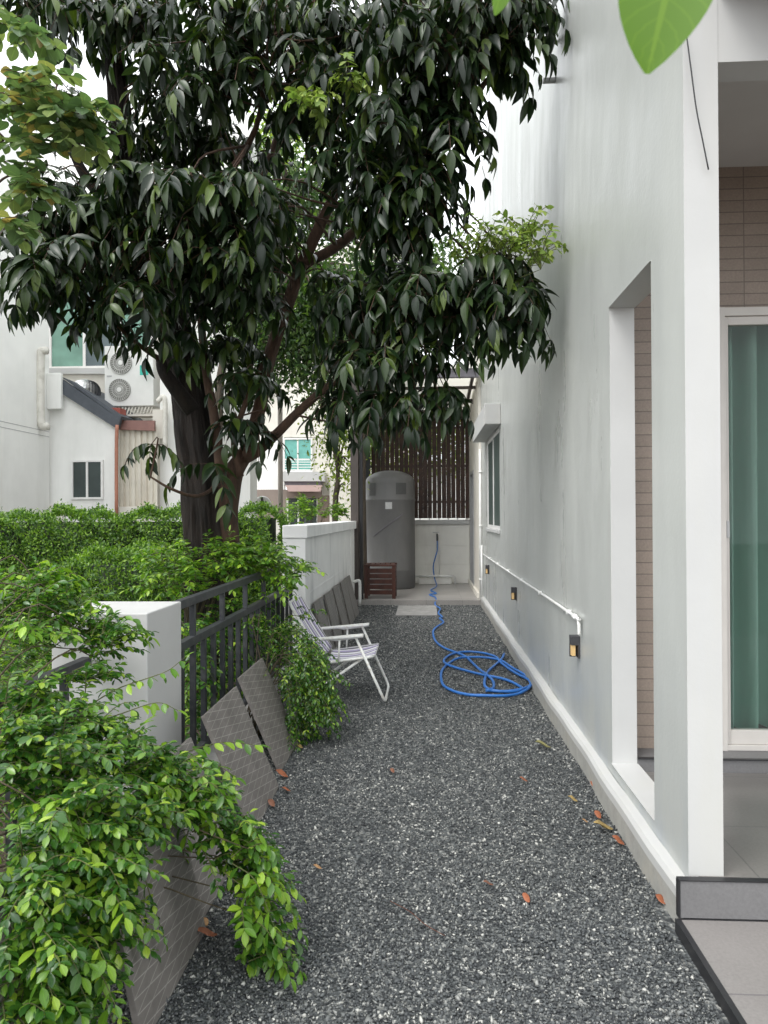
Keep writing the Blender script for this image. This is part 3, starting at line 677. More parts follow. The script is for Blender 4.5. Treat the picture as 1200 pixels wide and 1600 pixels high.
rf = empty('patio_roof', (-.1, 14, 0), 'dark steel framed lean-to roof with pale translucent sheets over the rear patio', 'roof')
xl, xr = -1.32, .90
MB().box(-1.26, -1.13, 12.40, 12.53, .08, 3.95).build('post', BROWNM, rf, bevel=.004)
MB().box(-1.30, -1.14, 15.2, 15.36, .08, 3.6).build('post', DARKM, rf, bevel=.004)
MB().box(-1.12, -1.06, 12.45, 12.53, .08, 3.9).build('post', BLACK, rf, bevel=.004)
MB().box(xl, xr, 12.40, 12.5, 3.80, 3.95).build('beam', GREYBEAM, rf, bevel=.004)
MB().box(xl, xr, 15.22, 15.34, 3.48, 3.66).build('beam', BROWNM, rf, bevel=.004)
for y in (13.2, 14.1): 
    z = 3.87-(y-12.4)*.1; MB().box(xl, xr, y, y+.05, z-.05, z).build('purlin', BROWNM, rf)
for x in (-1.3, -.25, .82): MB().bar((x, 12.5, 3.9), (x, 15.3, 3.62), .05, .07).build('rafter', BROWNM, rf)
MB().hexa([(xl, 12.3, 3.985), (xr, 12.3, 3.985), (xr, 15.4, 3.68), (xl, 15.4, 3.68)], [(xl, 12.3, 3.995), (xr, 12.3, 3.995), (xr, 15.4, 3.69), (xl, 15.4, 3.69)]).build('roof_sheet', POLY, rf)

# water tank
TC = (PY(610, 900, 14.5)[0], 14.55, .08)
tk = empty('water_tank', TC, 'tall grey plastic water tank with domed top beside the slat screen', 'water tank')
r = .485
ztop = PY(600, 735, 14.5)[2]-.08; zsh = PY(600, 752, 14.1)[2]-.08
prof = [(r-.02, 0), (r, .03), (r, .35), (r+.004, .36), (r, .37), (r, zsh-.38), (r+.012, zsh-.36), (r+.012, zsh-.34), (r, zsh-.32), (r, zsh-.04), (r, zsh)]+[(r*math.sqrt(1-q*q), zsh+(ztop-zsh)*q) for q in (.25, .45, .62, .77, .88, .96, .9995)]
body = MB().lathe(TC, prof, 56).build('tank_body', TANKM, tk, smooth=True)
def on_tank(ang0, ang1, z0, z1, mat, name, depth=.012, rr=r):
    m = MB(); vs = []; n = 8
    for i in range(n+1):
        a = R(ang0+(ang1-ang0)*i/n)
        for q_ in (rr-.02, rr+depth):
            for z in (z0, z1): vs.append((TC[0]+q_*math.sin(a), TC[1]-q_*math.cos(a), TC[2]+z))
    fs = []
    for i in range(n):
        b0, b1 = i*4, i*4+4; fs += [(b0+2, b1+2, b1+3, b0+3), (b0, b0+1, b1+1, b1), (b0+1, b0+3, b1+3, b1+1), (b0, b1, b1+2, b0+2)]
    fs += [(0, 2, 3, 1), (n*4, n*4+1, n*4+3, n*4+2)]
    return m.add(vs, fs).build(name, mat, tk)
RECM = M('tank_recess_shade', (.085, .085, .085), .6, .1, 10, 0)  # darker plastic: the shade inside the moulded grips is put into this colour
on_tank(-52, -32, zsh-.27, zsh-.03, RECM, 'grip_shade_patch', .004); on_tank(16, 42, zsh-.25, zsh-.03, RECM, 'grip_shade_patch', .004)  # grips are plain dark patches on the shell, not hollowed out
on_tank(-8, 7, zsh-.53, zsh-.40, TANK_COVER, 'label_plate', .004)
m = MB(); pts = []
for k in range(13):
    a = R(-38+70*k/12); pts.append((TC[0]+(r+.004)*math.sin(a), TC[1]-(r+.004)*math.cos(a), TC[2]+zsh-1.05+.42*k/12))
m.tube(pts, .011, 6).build('diagonal_rib', GREYBEAM, tk, True)
# wooden crate
cx0, cx1 = PZ(569, 936, .08)[0], PZ(618, 936, .08)[0]; cy = 12.55; cz = .08; ch = PY(600, 882, 12.6)[2]-cz-.03
ct = empty('slatted_crate', ((cx0+cx1)/2, cy+.25, cz), 'red brown slatted wooden crate standing before the grey tank', 'crate')
for (x, y) in ((cx0, cy), (cx1-.06, cy), (cx0, cy+.44), (cx1-.06, cy+.44)): MB().box(x, x+.06, y, y+.06, cz, cz+ch-.001).build('leg', WOODR, ct, bevel=.003)
m = MB()
for k in range(5):
    z = cz+.07+k*(ch-.09)/5; m.box(cx0+.061, cx1-.061, cy+.012, cy+.03, z, z+(ch-.09)/5-.016)
    for xx_ in (cx0+.012, cx1-.03): m.box(xx_, xx_+.018, cy+.061, cy+.439, z, z+(ch-.09)/5-.016)
m.build('side_slats', WOODR, ct, bevel=.002)
m = MB(); m.box(cx0-.01, cx1+.01, cy-.01, cy+.03, cz+ch, cz+ch+.03); m.box(cx0-.01, cx1+.01, cy+.48, cy+.52, cz+ch, cz+ch+.03)
for k in range(6):
    x = cx0+.005+k*(cx1-cx0-.01)/6; m.box(x, x+(cx1-cx0)/6-.022, cy+.031, cy+.479, cz+ch, cz+ch+.026)
m.build('lid', WOODR, ct, bevel=.002)
# tap
tp = PY(683, 833, 15.3); tp2 = PY(678, 905, 15.3)
tpo = empty('garden_tap', (tp[0], 15.4, tp[2]), 'small dark tap on the low white wall feeding the blue hose', 'tap')
m = MB(); m.tube([(tp[0], 15.45, tp[2]-.03), (tp[0], 15.34, tp[2]-.03), (tp[0], 15.31, tp[2]-.06), (tp[0], 15.31, tp[2]-.16)], .017, 10); m.build('spout', DARKM, tpo, True)
MB().bar((tp[0]-.09, 15.35, tp[2]+.015), (tp[0]+.03, 15.35, tp[2]+.015), .02, .014).build('handle', ALUG, tpo)
m = MB(); x = tp[0]+.045; m.tube([(x, 15.43, tp[2]-.05), (x, 15.43, .26)], .011, 8); m.tube([(tp[0]-.6, 15.17, .25), (tp[0]+.33, 15.17, .25), (tp[0]+.36, 15.17, .22), (tp[0]+.36, 15.17, .08)], .02, 8)
tag(m.build('water_pipe', PIPE, None, True), 'thin white water pipe at the foot of the low rear wall beneath the tap', 'pipe')

# hose
hp = [(tp[0], 15.31, tp[2]-.14), (tp[0]+.0, 15.30, tp[2]-.35), PY(681, 868, 15.27), PY(677, 885, 15.22), PY(679, 903, 15.15)]
Z0 = .095
hp += [PZ(682, 916, Z0+.0), PZ(673, 922, Z0), PZ(682, 927, Z0), PZ(671, 929, Z0), PZ(681, 934, Z0)]
hz_ = .022
for q_ in ((680, 944), (688, 950), (685, 957), (691, 963), (687, 966), (693, 972), (683, 978), (677, 985), (678, 995), (684, 1004), (696, 1012), (712, 1018), (728, 1025), (740, 1036), (752, 1048), (760, 1054), (770, 1063), (771, 1074),
           (760, 1079), (768, 1078), (786, 1079), (806, 1077), (822, 1073), (830, 1067), (822, 1055), (800, 1043), (784, 1032), (768, 1028), (745, 1027), (716, 1028), (700, 1036), (690, 1048), (691, 1066), (703, 1076), (725, 1083), (755, 1086), (790, 1086), (815, 1081), (829, 1072), (825, 1062), (810, 1053), (795, 1044), (782, 1034),
           (776, 1026), (760, 1020), (735, 1017), (712, 1019), (697, 1026), (694, 1034), (705, 1041), (735, 1049), (760, 1055), (790, 1062), (812, 1071), (816, 1076), (800, 1079), (775, 1078), (760, 1073), (757, 1064), (762, 1050), (774, 1038), (784, 1029), (788, 1022)):
    hp.append(PZ(q_[0], q_[1]+1, hz_))
cpts = curve_pts(hp, 5)
for i, c_ in enumerate(cpts):
    if i > 55: c_[2] = max(.02, hz_+.006*math.sin(i*.11)+.004*math.sin(i*.37))
tag(MB().tube(cpts, .0125, 8).build('garden_hose', HOSE, None, True), 'bright blue garden hose snaking from the tap to a loose coil on the gravel', 'hose')
# paver
q0, q1 = PZ(618, 961, .02), PZ(690, 949, .02)
tag(MB().box(q0[0], q0[0]+.62, q0[1], q1[1]+.25, -.02, .022).build('stepping_slab', CONC, bevel=.004), 'flat pale concrete slab set in the gravel near the patio edge', 'paving slab')

# ------------------------------------------------------------------ left boundary: white wall, fence, pillar
bw = empty('boundary_wall', (-1.28, 10, 0), 'low weathered white boundary wall leading back to the dark patio post', 'wall')
MB().box(-1.36, -1.20, 7.45, 12.4, -.05, 1.27).build('wall_panel', WEATH, bw)
MB().box(-1.415, -1.185, 7.25, 7.45, -.05, 1.275).build('end_pier', WEATH, bw, bevel=.006)
MB().box(-1.415, -1.165, 7.24, 12.405, 1.277, 1.405).build('coping', WEATH, bw, bevel=.008)
m = MB(); m.box(-1.199, -1.19, 11.7, 11.9, 0, 1.27); m.box(-1.1995, -1.1965, 7.45, 11.7, .70, .712); m.build('wall_pilaster', WEATH, bw)
q0 = PY(556, 907, 12.1); m = MB(); m.tube(curve_pts([(-1.19, 12.05, q0[2]-.02), (-1.10, 12.05, q0[2]), (-1.08, 12.05, q0[2]-.06), (-1.08, 12.05, .02)], 4), .025, 10)
tag(m.build('drain_pipe', PIPE, None, True), 'short white drain pipe elbow at the far end of the boundary wall', 'pipe')
# fence
FX = -1.30
def fence(y0, y1, ztop, zrail, x, label, pitch=.2, bar=.03, drop=.12, x2=None):
    x2 = x if x2 is None else x2
    f = empty('metal_fence', (x, y0, 0), label, 'fence', 'dark metal fences between the pillars')
    X = lambda y: x+(x2-x)*(y-y0)/(y1-y0)
    MB().bar((X(y0), y0, ztop-.02), (X(y1), y1, ztop-.02), .045, .045).build('rail', DARKM, f, bevel=.003)
    MB().bar((X(y0), y0, zrail-.022), (X(y1), y1, zrail-.022), .045, .045).build('rail', DARKM, f, bevel=.003)
    MB().bar((X(y0), y0, drop+.05), (X(y1), y1, drop+.05), .04, .04).build('rail', DARKM, f, bevel=.003)
    y = y0+.13; k = 0
    while y < y1-.02:
        tall = k % 3 == 1; xx_ = X(y)
        MB().box(xx_-bar/2, xx_+bar/2, y-bar/2, y+bar/2, drop+.071, zrail-.0446).build('bar', DARKM, f, bevel=.002)
        if tall: MB().box(xx_-bar/2, xx_+bar/2, y-bar/2, y+bar/2, zrail, ztop-.0426).build('bar', DARKM, f, bevel=.002)
        y += pitch; k += 1
    return f
fence(3.73, 7.22, 1.055, .835, FX, 'dark metal bar fence running from the white pillar to the white boundary wall')
q0 = PY(125, 1028, 3.28); q1 = PY(0, 1060, 2.65)
fence(.9, 3.24, .87, .66, -1.52, 'dark metal bar fence half buried in the leafy shrub in front of the white pillar')
kb = MB().box(-1.40, -1.17, -1, 3.2, -.05, .10).box(-1.40, -1.17, 3.2, 7.24, -.05, .10).build('fence_kerb', CONC, bevel=.005); tag(kb, 'low concrete kerb under the dark fences', 'kerb')
m = MB(); m.box(-1.70, -1.255, 3.27, 3.735, -.05, 1.063)
tag(m.build('pillar', WHITE, bevel=.006), 'square white plastered pillar between the two dark fences', 'pillar')

# leaning tiles
def panel(y0, y1, xb, xt, L, mat, label, zb=0.005, me=[None]):
    key = mat.name
    mb = MB(); w = y1-y0; mb.box(0, w, 0, L, -.02, 0); mb.mi = [1, 0, 1, 1, 1, 1]
    o = mb.build('leaning_tile', [mat, PSIDE], None, bevel=.0015)
    e = Vector((0, 1, 0)); up = Vector((xt-xb, 0, math.sqrt(L*L-(xt-xb)**2))).normalized(); n = e.cross(up)
    if n.x < 0: n = -n
    # columns: local x along e, y up the tile, z normal (right handed)
    Mx = Matrix((e, up, e.cross(up))).transposed().to_4x4()
    Mx.translation = Vector((xb, y0, zb)); o.matrix_world = Mx
    return tag(o, label, 'floor tile', 'grey tiles leaning along the left edge')
panel(1.38, 1.98, -.86, -1.12, .6, PANEL, 'nearest grey diamond tile, almost lost under the shrub at the bottom left')
panel(2.05, 2.64, -.80, -.93, .62, PANEL, 'large grey diamond patterned tile below the shrub, second from the front')
panel(2.66, 3.22, -.83, -1.04, .56, PANEL, 'grey diamond tile at the foot of the white pillar, partly behind leaves')
panel(3.45, 4.05, -.815, -1.05, .6, PANEL, 'fully visible grey diamond tile leaning toward the dark fence bars')
panel(4.28, 4.88, -.85, -1.09, .6, PANEL, 'grey diamond tile half hidden by the small leaved shrub beside the folding chair')
for k, (a_, b_, t) in enumerate(((7.65, 8.27, 'nearest ribbed grey tile leaning on the boundary wall, behind the chair armrest'), (8.42, 9.04, 'second ribbed grey tile against the boundary wall'), (9.25, 9.86, 'middle ribbed grey tile of the row against the boundary wall'),
                     (10.0, 10.6, 'fourth dark tile against the boundary wall, leaning steeply'), (10.68, 11.28, 'farthest dark tile against the boundary wall, next to the drain pipe'))):
    panel(a_, b_, -1.02, -1.165+.01*(k % 2), .6, PANELF, t)

# ------------------------------------------------------------------ folding chair
chx = empty('folding_chair', (-.7, 6.1, 0), 'white folding lawn chair with purple and white striped webbing on the gravel', 'chair')
ya, yb = 5.90, 6.44; tr_ = .011
def tubes(name, pts_list, rad=tr_):
    m = MB()
    for p in pts_list: m.tube(p, rad, 8)
    return m.build(name, CHAIRM, chx, True)
SF = (-.42, .37); SB = (-.83, .315); BT = (-1.10, .80); AF = (-.56, .525); AB = (-.955, .50); FF = (-.33, .012); RF = (-1.0, .012)
def U(p, q, y0=ya, y1=yb, rnd=.05):   # U shaped tube: down side y0 from p to q, across, and back up
    P, Q = Vector((p[0], 0, p[1])), Vector((q[0], 0, q[1])); d = (Q-P).normalized()
    Q1 = Q-d*rnd
    return [(P.x, y0, P.z), (Q1.x, y0, Q1.z), ((Q-d*rnd*.3).x, y0+rnd*.3, (Q-d*rnd*.3).z), (Q.x, y0+rnd, Q.z), (Q.x, y1-rnd, Q.z), ((Q-d*rnd*.3).x, y1-rnd*.3, (Q-d*rnd*.3).z), (Q1.x, y1, Q1.z), (P.x, y1, P.z)]
tubes('front_leg_frame', [U(AF, FF, ya-.025, yb+.025)])
tubes('rear_leg_frame', [U((-.50, .36), RF, ya+.02, yb-.02)])
tubes('seat_frame', [U(SB, SF)])
tubes('back_frame', [U((-.83, .315), BT)])
for y in (ya-.03, yb+.03): tubes('arm_brace', [[(AF[0]-.13, y, AF[1]-.01), (-.70, y, .335)]], .008)
for y in (ya-.025, yb+.025):
    m = MB(); n = 10; vs = []
    for i in range(n+1):
        t = i/n; x = AB[0]+(AF[0]+.06-AB[0])*t; z = AB[1]+(AF[1]+.015-AB[1])*t; w = .016+.020*math.sin(min(1, t*1.3)*math.pi*.5)+(.006 if t > .6 else 0); h = .012+.012*math.sin(t*math.pi)*(t > .4)
        vs += [(x, y-w, z), (x, y+w, z), (x, y+w, z+.014), (x, y-w, z+.014), (x, y, z-h)]
    fs = []
    for i in range(n):
        a_, b_ = i*5, i*5+5; fs += [(a_+3, b_+3, b_+2, a_+2), (a_, a_+4, b_+4, b_), (a_+4, a_+1, b_+1, b_+4), (a_+1, a_+2, b_+2, b_+1), (a_+3, a_, b_, b_+3)]
    fs += [(0, 3, 2, 1, 4), (n*5, n*5+4, n*5+1, n*5+2, n*5+3)]
    m.add(vs, fs).build('armrest', CHAIRM, chx, bevel=.003)
def web(name, p, q, sag):
    n = 14; vs = []; fs = []; uvs = []
    for i in range(n+1):
        t = i/n; x = p[0]+(q[0]-p[0])*t; z = p[1]+(q[1]-p[1])*t+.013; s_ = sag*4*t*(1-t)
        nx, nz = -(q[1]-p[1]), (q[0]-p[0]); l = math.hypot(nx, nz); nx /= l; nz /= l
        if nz < 0 or (name == 'back_webbing' and nx < 0): pass
        for k in range(9):
            u = k/8; ss = s_*math.sin(math.pi*u)**.5; vs.append((x+(-ss if name == 'back_webbing' else 0), ya+.004+(yb-ya-.008)*u, z-(0 if name == 'back_webbing' else ss))); uvs.append((u, t))
    for i in range(n):
        for k in range(8): a_ = i*9+k; fs.append((a_, a_+1, a_+10, a_+9))
    o = MB().add(vs, fs).build(name, STRIPE, chx, True, uvs=uvs)
    sd = o.modifiers.new('thick', 'SOLIDIFY'); sd.thickness = .003
    return o
web('seat_webbing', (SB[0]+.02, SB[1]), (SF[0]+.008, SF[1]), .03); web('back_webbing', (SB[0]+.01, SB[1]+.03), BT, .02)
# ------------------------------------------------------------------ houses on the left and behind
H1 = empty('left_house', (-7.2, 12, 0), 'tall white neighbouring house with downpipe at the left edge behind the hedge', 'house')
X1 = PY(77, 700, 14)[0]
MB().box(X1-6, X1, 9.5, 14.0, -.1, 8.3).build('wall', HOUSEW, H1)
for z_ in (3.05, 3.15): MB().box(X1-.001, X1+.004, 9.5, 14, z_, z_+.012).build('wall_groove', ALUG, H1)
def pl14(px, py, Y): return PY(px, py, Y)
def pipe_at(pxs, Y, r, mat, label, parent=None, name='downpipe'):
    m = MB().tube(curve_pts([PY(a, b, Y) for a, b in pxs], 4), r, 10); o = m.build(name, mat, parent, True)
    if label: tag(o, label, 'pipe')
    return o
pipe_at([(74, 548), (66, 548), (64, 556), (63, 600), (64, 655), (67, 666), (76, 666)], 13.6, .075, PIPEOLD, None, H1)
c0, c1 = PY(70, 582, 13.85), PY(93, 638, 13.85); MB().box(X1+.0, c1[0], 13.9, 13.99, c1[2], c0[2]).build('wall_box', HOUSEW, H1, bevel=.01)
# shed with sloping fascia
Ys = 14.1; SH = empty('lean_to_shed', (-6, Ys, 0), 'white lean-to with sloping dark roof edge and small sliding window', 'shed')
A = PY(70, 820, Ys); 
def poly_prism(name, pix, Y, th, mat, parent, bevel=0):
    P = [PY(a, b, Y) for a, b in pix]; n = len(P); vs = [tuple(p) for p in P]+[(p[0], p[1]+th, p[2]) for p in P]
    fs = [tuple(range(n))[::-1], tuple(range(n, 2*n))]+[(i, (i+1) % n, n+(i+1) % n, n+i) for i in range(n)]
    return MB().add(vs, fs).build(name, mat, parent, bevel=bevel)
poly_prism('wall', [(92, 596), (182, 662), (181, 830), (60, 830), (70, 600)], Ys, .15, HOUSEW, SH)
poly_prism('roof_fascia', [(94, 590), (188, 655), (184, 671), (95, 614)], Ys-.1, .09, FASC, SH)
poly_prism('roof_fascia', [(94, 588), (110, 594), (190, 650), (188, 655)], Ys-.1, 1.5, FASC, SH)
def win(pxs, Y, parent, panes, fmat=ALU, fw=.04, name='window', pm=PANE_D):
    (x0, y0, x1, y1) = pxs; a, b = PY(x0, y0, Y), PY(x1, y1, Y); m = MB(); X0, X1_, Z1, Z0_ = a[0], b[0], a[2], b[2]
    m.box(X0, X0+fw, Y-.04, Y+.01, Z0_, Z1); m.box(X1_-fw, X1_, Y-.04, Y+.01, Z0_, Z1); m.box(X0+fw, X1_-fw, Y-.04, Y+.01, Z1-fw, Z1); m.box(X0+fw, X1_-fw, Y-.04, Y+.01, Z0_, Z0_+fw)
    W_ = X1_-X0-2*fw; cuts = []; acc = 0
    for w in panes[:-1]:
        acc += w; cuts.append(X0+fw+W_*acc); m.box(X0+fw+W_*acc-fw*.5, X0+fw+W_*acc+fw*.5, Y-.035, Y+.01, Z0_+fw, Z1-fw)
    o = m.build(name, fmat, parent); e = [X0+fw]+cuts+[X1_-fw]
    for k in range(len(e)-1):
        MB().box(e[k]+.001, e[k+1]-.001, Y-.012, Y-.004, Z0_+fw, Z1-fw).build('pane', pm[k % len(pm)] if isinstance(pm, list) else pm, o)
    return o
win((112, 719, 162, 780), Ys-.01, SH, (.5, .5))
poly_prism('wall_box', [(73, 789), (97, 789), (97, 815), (73, 815)], Ys-.12, .1, CREAM, SH)
pipe_at([(183, 664), (182, 700), (182, 812)], Ys-.12, .035, COPPER, None, SH, 'drain_pipe')
# corrugated panel + rust box + bracket wall
CG = empty('corrugated_screen', (PY(213, 800, 14.3)[0], 14.3, 0), 'cream corrugated metal wall between the white shed and the next house', 'wall')
CRM = M('cream_corrugated', (.66, .62, .53), .5, .08, 4, .1, stain=(.45, .36, .26), stain_scale=3, streak=True)
a, b = PY(184, 668, 14.3), PY(246, 805, 14.3); n = 40; vs = []; 
for i in range(n+1):
    x = a[0]+(b[0]-a[0])*i/n; y = 14.3+(.035 if (i//2) % 3 == 0 else 0)
    vs += [(x, y, b[2]-.3), (x, y, a[2])]
MB().add(vs, [(i*2, i*2+2, i*2+3, i*2+1) for i in range(n)]).build('corrugated_sheet', CRM, CG)
poly_prism('rust_red_trim', [(186, 657), (241, 657), (241, 673), (186, 671)], 14.2, .08, M('faded_red_trim', (.25, .13, .11), .6, .15, 5, .1), CG)
poly_prism('red_box', [(160, 637), (187, 637), (188, 656), (172, 652)], 14.15, .3, RUST, CG)
poly_prism('cream_base', [(185, 792), (245, 790), (245, 830), (185, 830)], 14.22, .08, CREAM, CG)
# upper house behind the lean-to
H2 = empty('middle_house', (-5, 15.6, 0), 'cream upper house wall with green tinted window behind the lean-to', 'house')
poly_prism('wall', [(60, 575), (262, 575), (262, 830), (60, 830)], 15.6, .2, CREAM, H2)
poly_prism('wall', [(240, 190), (262, 190), (262, 573), (240, 573)], 15.6, .2, CREAM, H2)
poly_prism('wall', [(60, 170), (262, 170), (262, 430), (60, 430)], 15.62, .2, HOUSEW, H2)
win((77, 430, 241, 575), 15.7, H2, (.33, .37, .30), pm=[PANE_G, PANE_B, PANE_G], fw=.06)
poly_prism('window_ledge', [(68, 575), (250, 575), (250, 584), (68, 584)], 15.5, .1, WHITE, H2)
H3 = empty('flank_house', (-3.6, 15, 0), 'plain pale house flank with a cream downpipe directly behind the tree trunk', 'house')
poly_prism('wall', [(250, 180), (391, 180), (391, 830), (250, 830)], 14.6, .6, HOUSEW, H3)
poly_prism('wall_box', [(238, 640), (256, 640), (256, 686), (240, 684)], 14.45, .12, CREAM, H3)
pipe_at([(246, 628), (254, 620), (258, 628), (258, 665), (258, 702)], 14.35, .05, PIPEOLD, None, H3)
# turbine vent
tc = PY(134, 630, 14.5)
tv_ = empty('turbine_vent', tuple(tc), 'silver spherical turbine roof vent on the dark sloping roof', 'roof vent')
MB().lathe(tuple(tc), [(.16, -.25), (.16, .02), (.2, .03)], 20).build('neck', STEEL, tv_, True)
m = MB(); rr_ = .29; c_ = tc+np.array([0, 0, .24])
for k in range(26):
    a0 = 2*math.pi*k/26; vs = []
    for i in range(9):
        ph = -1.15+2.5*i/8; rr2 = rr_*math.cos(ph)**.8 if math.cos(ph) > 0 else 0
        for da, dr in ((0, 0), (.27, -.03)):
            aa = a0+da+.25*i/8; vs.append((c_[0]+(rr2+dr)*math.cos(aa), c_[1]+(rr2+dr)*math.sin(aa), c_[2]+.23*math.sin(ph)))
    m.add(vs, [(i*2, i*2+1, i*2+3, i*2+2) for i in range(8)])
m.lathe((c_[0], c_[1], c_[2]+.19), [(.1, 0), (.09, .03), (.02, .05)], 16); m.build('blades', STEEL, tv_)
# air conditioner outdoor unit (two fans)
YA = 14.6; a, b = PY(163, 560, YA), PY(240, 634, YA)
ac = empty('air_conditioner', ((a[0]+b[0])/2, YA, b[2]), 'cream two fan air conditioner unit above the corrugated wall, beside the silver vent', 'air conditioner')
MB().box(a[0], b[0], YA, YA+.4, b[2], a[2]+.25).build('casing', ACW, ac, bevel=.015)
for (px, py) in ((187, 609), (189, 567)):
    c_ = PY(px, py, YA-.01); o = MB().lathe(tuple(c_), [(.225, .005), (.225, -.012), (.21, -.014)], 36, 'Y').build('fan_grille', ACG, ac)
    m = MB()
    for k in range(28):
        t = 2*math.pi*k/28; m.bar(c_+np.array([.05*math.cos(t), -.02, .05*math.sin(t)]), c_+np.array([.215*math.cos(t+.12), -.02, .215*math.sin(t+.12)]), .0045, .0045)
    for rr2 in (.08, .15, .22):
        m.tube([(c_[0]+rr2*math.cos(t), c_[1]-.022, c_[2]+rr2*math.sin(t)) for t in np.linspace(0, 2*math.pi, 33)], .004, 4)
    m.lathe(tuple(c_), [(.05, -.028), (.045, -.034)], 16, 'Y'); m.build('grille_spokes', ACW, o)
poly = MB(); q = PY(167, 588, YA); poly.box(q[0], q[0]+.10, YA-.006, YA-.001, q[2]-.015, q[2]+.015); poly.build('badge', ALUG, ac)
m = MB(); a, b = PY(168, 637, YA), PY(240, 650, YA); m.box(a[0], b[0], YA-.02, YA+.3, b[2], b[2]+.04)
for k in range(14): m.bar((a[0]+k*(b[0]-a[0])/14, YA-.02, b[2]+.04), (a[0]+(k+.8)*(b[0]-a[0])/14, YA-.02, a[2]), .02, .02)
m.build('bracket', CREAM, ac)
q0, q1 = PY(219, 571, 14.4), PY(232, 586, 14.4)
m = MB().box(q0[0], q1[0], 14.38, 14.4, q1[2], q0[2]); tag(m.build('green_sign', M('green_sign', (.02, .42, .33), .4, .1, 5, 0)), 'small green sign plate on the wall left of the tree trunk', 'sign')

# distant house seen under the tree
YD = 26.0
H4 = empty('distant_house', (-4, YD, 0), 'distant cream house with teal balcony window and pink awning under the tree', 'house')
poly_prism('wall', [(515, 560), (575, 560), (575, 850), (515, 850)], YD, 3, CREAM, H4)
poly_prism('wall', [(391, 380), (640, 380), (640, 683), (391, 683)], YD+.2, .3, CREAM, H4)
poly_prism('wall', [(488, 683), (640, 683), (640, 850), (488, 850)], YD+.22, .3, CREAM, H4)
poly_prism('wall', [(391, 683), (444, 683), (444, 765), (391, 765)], YD+.2, .3, HOUSEW, H4)
poly_prism('wall', [(391, 765), (448, 765), (448, 850), (391, 850)], YD+.1, .3, M('taupe_wall', (.27, .22, .19), .6, .06, 3, .05), H4)
win((443, 685, 488, 736), YD+.15, H4, (.5, .5), pm=M('teal_curtained_glass', (.16, .42, .37), .25, .15, 5, 0), fw=.05)
win((392, 540, 428, 620), YD+.15, H4, (.5, .5), pm=PANE_G, fw=.06)
m = MB()
for py in (718, 722, 726, 730, 734): a, b = PY(443, py, YD-.15), PY(490, py, YD-.15); m.bar(a, b, .02, .03 if py > 718 else .06)
m.build('balcony_railing', ALU, H4)
poly_prism('balcony_slab', [(440, 737), (506, 737), (506, 752), (440, 752)], YD-.3, .6, WHITE, H4)
poly_prism('balcony_underside', [(444, 752), (502, 752), (500, 759), (446, 759)], YD-.2, .5, GREYBEAM, H4)
poly_prism('awning', [(446, 758), (503, 758), (500, 768), (450, 768)], YD-.4, .15, M('pink_awning', (.50, .36, .33), .6, .06, 4, .05), H4)
poly_prism('porch_wall', [(448, 766), (502, 766), (502, 778), (448, 778)], YD, .3, M('porch_taupe', (.22, .17, .14), .6, .06, 3, .05), H4)
poly_prism('porch_wall', [(496, 774), (515, 774), (515, 850), (496, 850)], YD+.05, .3, M('porch_brown', (.20, .15, .12), .6, .06, 3, .05), H4)
win((448, 776, 498, 850), YD+.1, H4, (.35, .65), pm=PANE_D, fw=.06, name='porch_door')
# street mirror and pole
mc = PY(410, 789, 18); mo = empty('street_mirror', (mc[0], 18, 0), 'round white backed street mirror on a post left of the distant house', 'mirror')
MB().lathe(tuple(mc), [(.22, .03), (.225, .0), (.2, -.02)], 32, 'Y').build('disc', M('grey_white_disc', (.55, .55, .54), .5, .05, 4, .02), mo)
MB().box(mc[0]-.025, mc[0]+.025, 17.93, 17.975, -.1, mc[2]+.19).build('post', BLACK, mo)
q = PY(438, 700, 16); m = MB().tube([(q[0], 16, -.1), (q[0], 16, 4.2)], .055, 10); tag(m.build('utility_pole', M('pale_pole', (.36, .32, .28), .7, .1, 5, .1), None, True), 'slim pale pole standing left of the balcony window', 'pole')
# pale house seen beyond the slat screen
H5 = empty('rear_house', (1, 24, 0), 'pale wall of a house glimpsed through the slats beyond the rear patio', 'house')
MB().box(-1.0, 9, 24, 28, -.1, 3.0).build('wall', HOUSEW, H5); MB().box(-1.2, 9, 23.8, 28.2, 3.0, 3.2).build('roof_edge', CREAM, H5)
lane = MB().add([(-60, 9.7, .0), (-1.6, 9.7, .0), (-1.6, 13.5, .0), (-60, 13.5, .0)], [(0, 1, 2, 3)]).build('lane', CONC); tag(lane, kind='structure')
wz = MB(); zt = PY(450, 806, 13)[2]; wz.box(PY(428, 800, 12.8)[0], PY(452, 800, 12.8)[0], 12.8, 12.95, -.05, PY(430, 812, 12.8)[2]); tag(wz.build('garden_wall', CREAM), 'short cream garden wall piece right of the clipped hedge', 'wall')

# ------------------------------------------------------------------ FOLIAGE
T_LANCE = leaf_tmpl('lance', .22, .30, 5); T_OVAL = leaf_tmpl('oval', .15, .15, 4); T_ROUND = leaf_tmpl('round', .12, .10, 4); T_OBOV = leaf_tmpl('obov', .18, .18, 4)
T_SM = leaf_tmpl('oval', .2, .2, 2)

